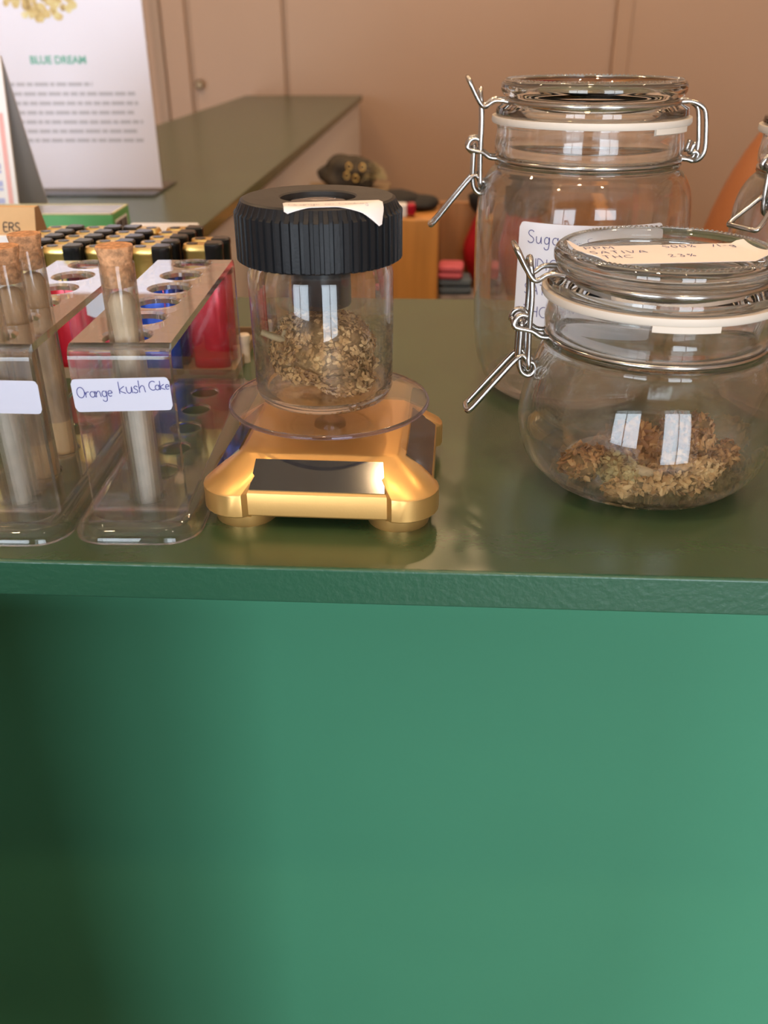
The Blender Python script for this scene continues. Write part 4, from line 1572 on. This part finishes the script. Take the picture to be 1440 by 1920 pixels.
# other arm hangs to the lap
nd('shB', (cxp + .165, .78, .100), .062, 'upper')
nd('upB', (cxp + .205, .77, .0200), .052, 'shB')
nd('elB', (cxp + .220, .75, -.1700), .042, 'upB')
nd('foB', (cxp + .190, .67, -.2600), .038, 'elB')
nd('wrB', (cxp + .120, .600, -.3320), .026, 'foB')
nd('paB', (cxp + .100, .565, -.3480), (.036, .016), 'wrB')
for s, k in ((-1, 'A'), (1, 'B')):
    nd('hip' + k, (cxp + s * .095, .76, -.45), .098, 'pelvis')
    nd('thi' + k, (cxp + s * .115, .60, -.43), .082, 'hip' + k)
    nd('kne' + k, (cxp + s * .120, .47, -.45), .060, 'thi' + k)
    nd('cal' + k, (cxp + s * .120, .50, -.64), .054, 'kne' + k)
    nd('ank' + k, (cxp + s * .120, .53, -.92), .036, 'cal' + k)
    nd('toe' + k, (cxp + s * .120, .45, -.965), (.042, .030), 'ank' + k)
    # fingers rooted in the palm
    base = Vector(nodes[ix['pa' + k]][0])
    fx = -s
    for j, ln in enumerate((.062, .070, .066, .052)):
        off = (j - 1.5) * .0185
        p1 = base + Vector((off, -.018, .004))
        a = 'f%s%d' % (k, j)
        for q, (dy, dz) in enumerate(((-.30, .03), (-.65, -.02), (-1.0, -.14))):
            nd(a + str(q), tuple(Vector((PX, PY, FLOOR)) + p1 + Vector((off * .2 * (q + 1), dy * ln, dz * ln))), .0085 - .0008 * q, ('pa' + k) if q == 0 else a + str(q - 1))
    p1 = base + Vector((fx * .034, .012, .002))
    nd('t%s0' % k, tuple(Vector((PX, PY, FLOOR)) + p1), .0105, 'pa' + k)
    nd('t%s1' % k, tuple(Vector((PX, PY, FLOOR)) + p1 + Vector((fx * .016, -.026, -.004))), .0095, 't%s0' % k)
    nd('t%s2' % k, tuple(Vector((PX, PY, FLOOR)) + p1 + Vector((fx * .018, -.048, -.008))), .0085, 't%s1' % k)
body = skin_mesh('body', nodes, edges, M['skin'], ps, 2, 0)
# head: one shaped surface with brow, nose, mouth, chin
bm = bmesh.new()
bmesh.ops.create_uvsphere(bm, u_segments=40, v_segments=30, radius=1)
hv = []
for v in bm.verts:
    c = v.co
    x, y, z = c.x * .074, c.y * .094, c.z * .115
    if z < 0:
        k = 1 + z * 2.6
        x *= k
        y *= (1 + z * 1.2)
    fr = max(0, -c.y)
    nose = math.exp(-((x / .013) ** 2) - (((z + .012) / .022) ** 2))
    if fr > .3:
        y -= .020 * nose
        y += .008 * (math.exp(-(((abs(x) - .031) / .014) ** 2) - (((z - .010) / .011) ** 2)))
        y -= .006 * math.exp(-((x / .022) ** 2) - (((z + .052) / .008) ** 2))
    hv.append((x, y, z))
hf = [tuple(q.index for q in f.verts) for f in bm.faces]
bm.free()
HC = L_(cxp, .765, .345)
hd_ = mesh_obj('head', hv, hf, M['skin'], ps, True, HC)
for s in (-1, 1):
    blob('eye', (s * .031, -.0800, .008), (.011, .008, .007), M['eye'], hd_, 1, 0, 2)
    blob('ear', (s * .0745, .006, -.004), (.010, .018, .030), M['skin'], hd_, 2, .03, 2)
hm = MB()
bm = bmesh.new()
bmesh.ops.create_uvsphere(bm, u_segments=36, v_segments=24, radius=1)
hv = []
for v in bm.verts:
    c = v.co
    k = 1.0 if (c.y > -.35 or c.z > .55) else .90
    lo_ = -.9 if c.y > .15 else .25
    z = max(c.z, lo_ if abs(c.y) > -.1 else c.z)
    hv.append((c.x * .081 * k, c.y * .100 * k + .004, z * .123 + .004))
hm.add(hv, [tuple(q.index for q in f.verts) for f in bm.faces])
bm.free()
hm.build('hair', M['hair'], hd_, True)
# sleeveless top and trousers over the body
n2, e2 = [], []
for i, (p, r) in enumerate((((cxp, .80, -.44), (.158, .120)), ((cxp, .80, -.26), (.136, .106)), ((cxp, .79, -.06), (.156, .116)), ((cxp, .79, .07), (.128, .098)), ((cxp, .79, .105), (.10, .085)))):
    n2.append((L_(*p), r))
    if i:
        e2.append((i - 1, i))
skin_mesh('sleeveless_top', n2, e2, M['shirt'], ps, 2, 0)
n2, e2 = [(L_(cxp, .80, -.46), (.160, .122))], []
for s in (-1, 1):
    prev = 0
    for (p, r) in (((cxp + s * .095, .76, -.455), .108), ((cxp + s * .115, .60, -.44), .092), ((cxp + s * .120, .47, -.455), .072), ((cxp + s * .120, .50, -.64), .066), ((cxp + s * .120, .53, -.90), .050)):
        n2.append((L_(*p), (r, r)))
        e2.append((prev, len(n2) - 1))
        prev = len(n2) - 1
skin_mesh('trousers', n2, e2, M['trousers'], ps, 2, 0)
sl = thing('stool', 'round wooden stool under the seated person at the right', 'stool', (cxp, .80, FLOOR))
bevel(MB().lathe([(0, .395), (.170, .395), (.178, .405), (.178, .422), (.170, .430), (0, .430)], 40, closed=False).build('seat', M['stool'], sl, smooth=40), .001)
for k in range(4):
    a = radians(45 + 90 * k)
    MB().tube([(.17 * cos(a), .17 * sin(a), 0), (.12 * cos(a), .12 * sin(a), .395)], .014, 10).build('leg', M['stool'], sl, smooth=40)
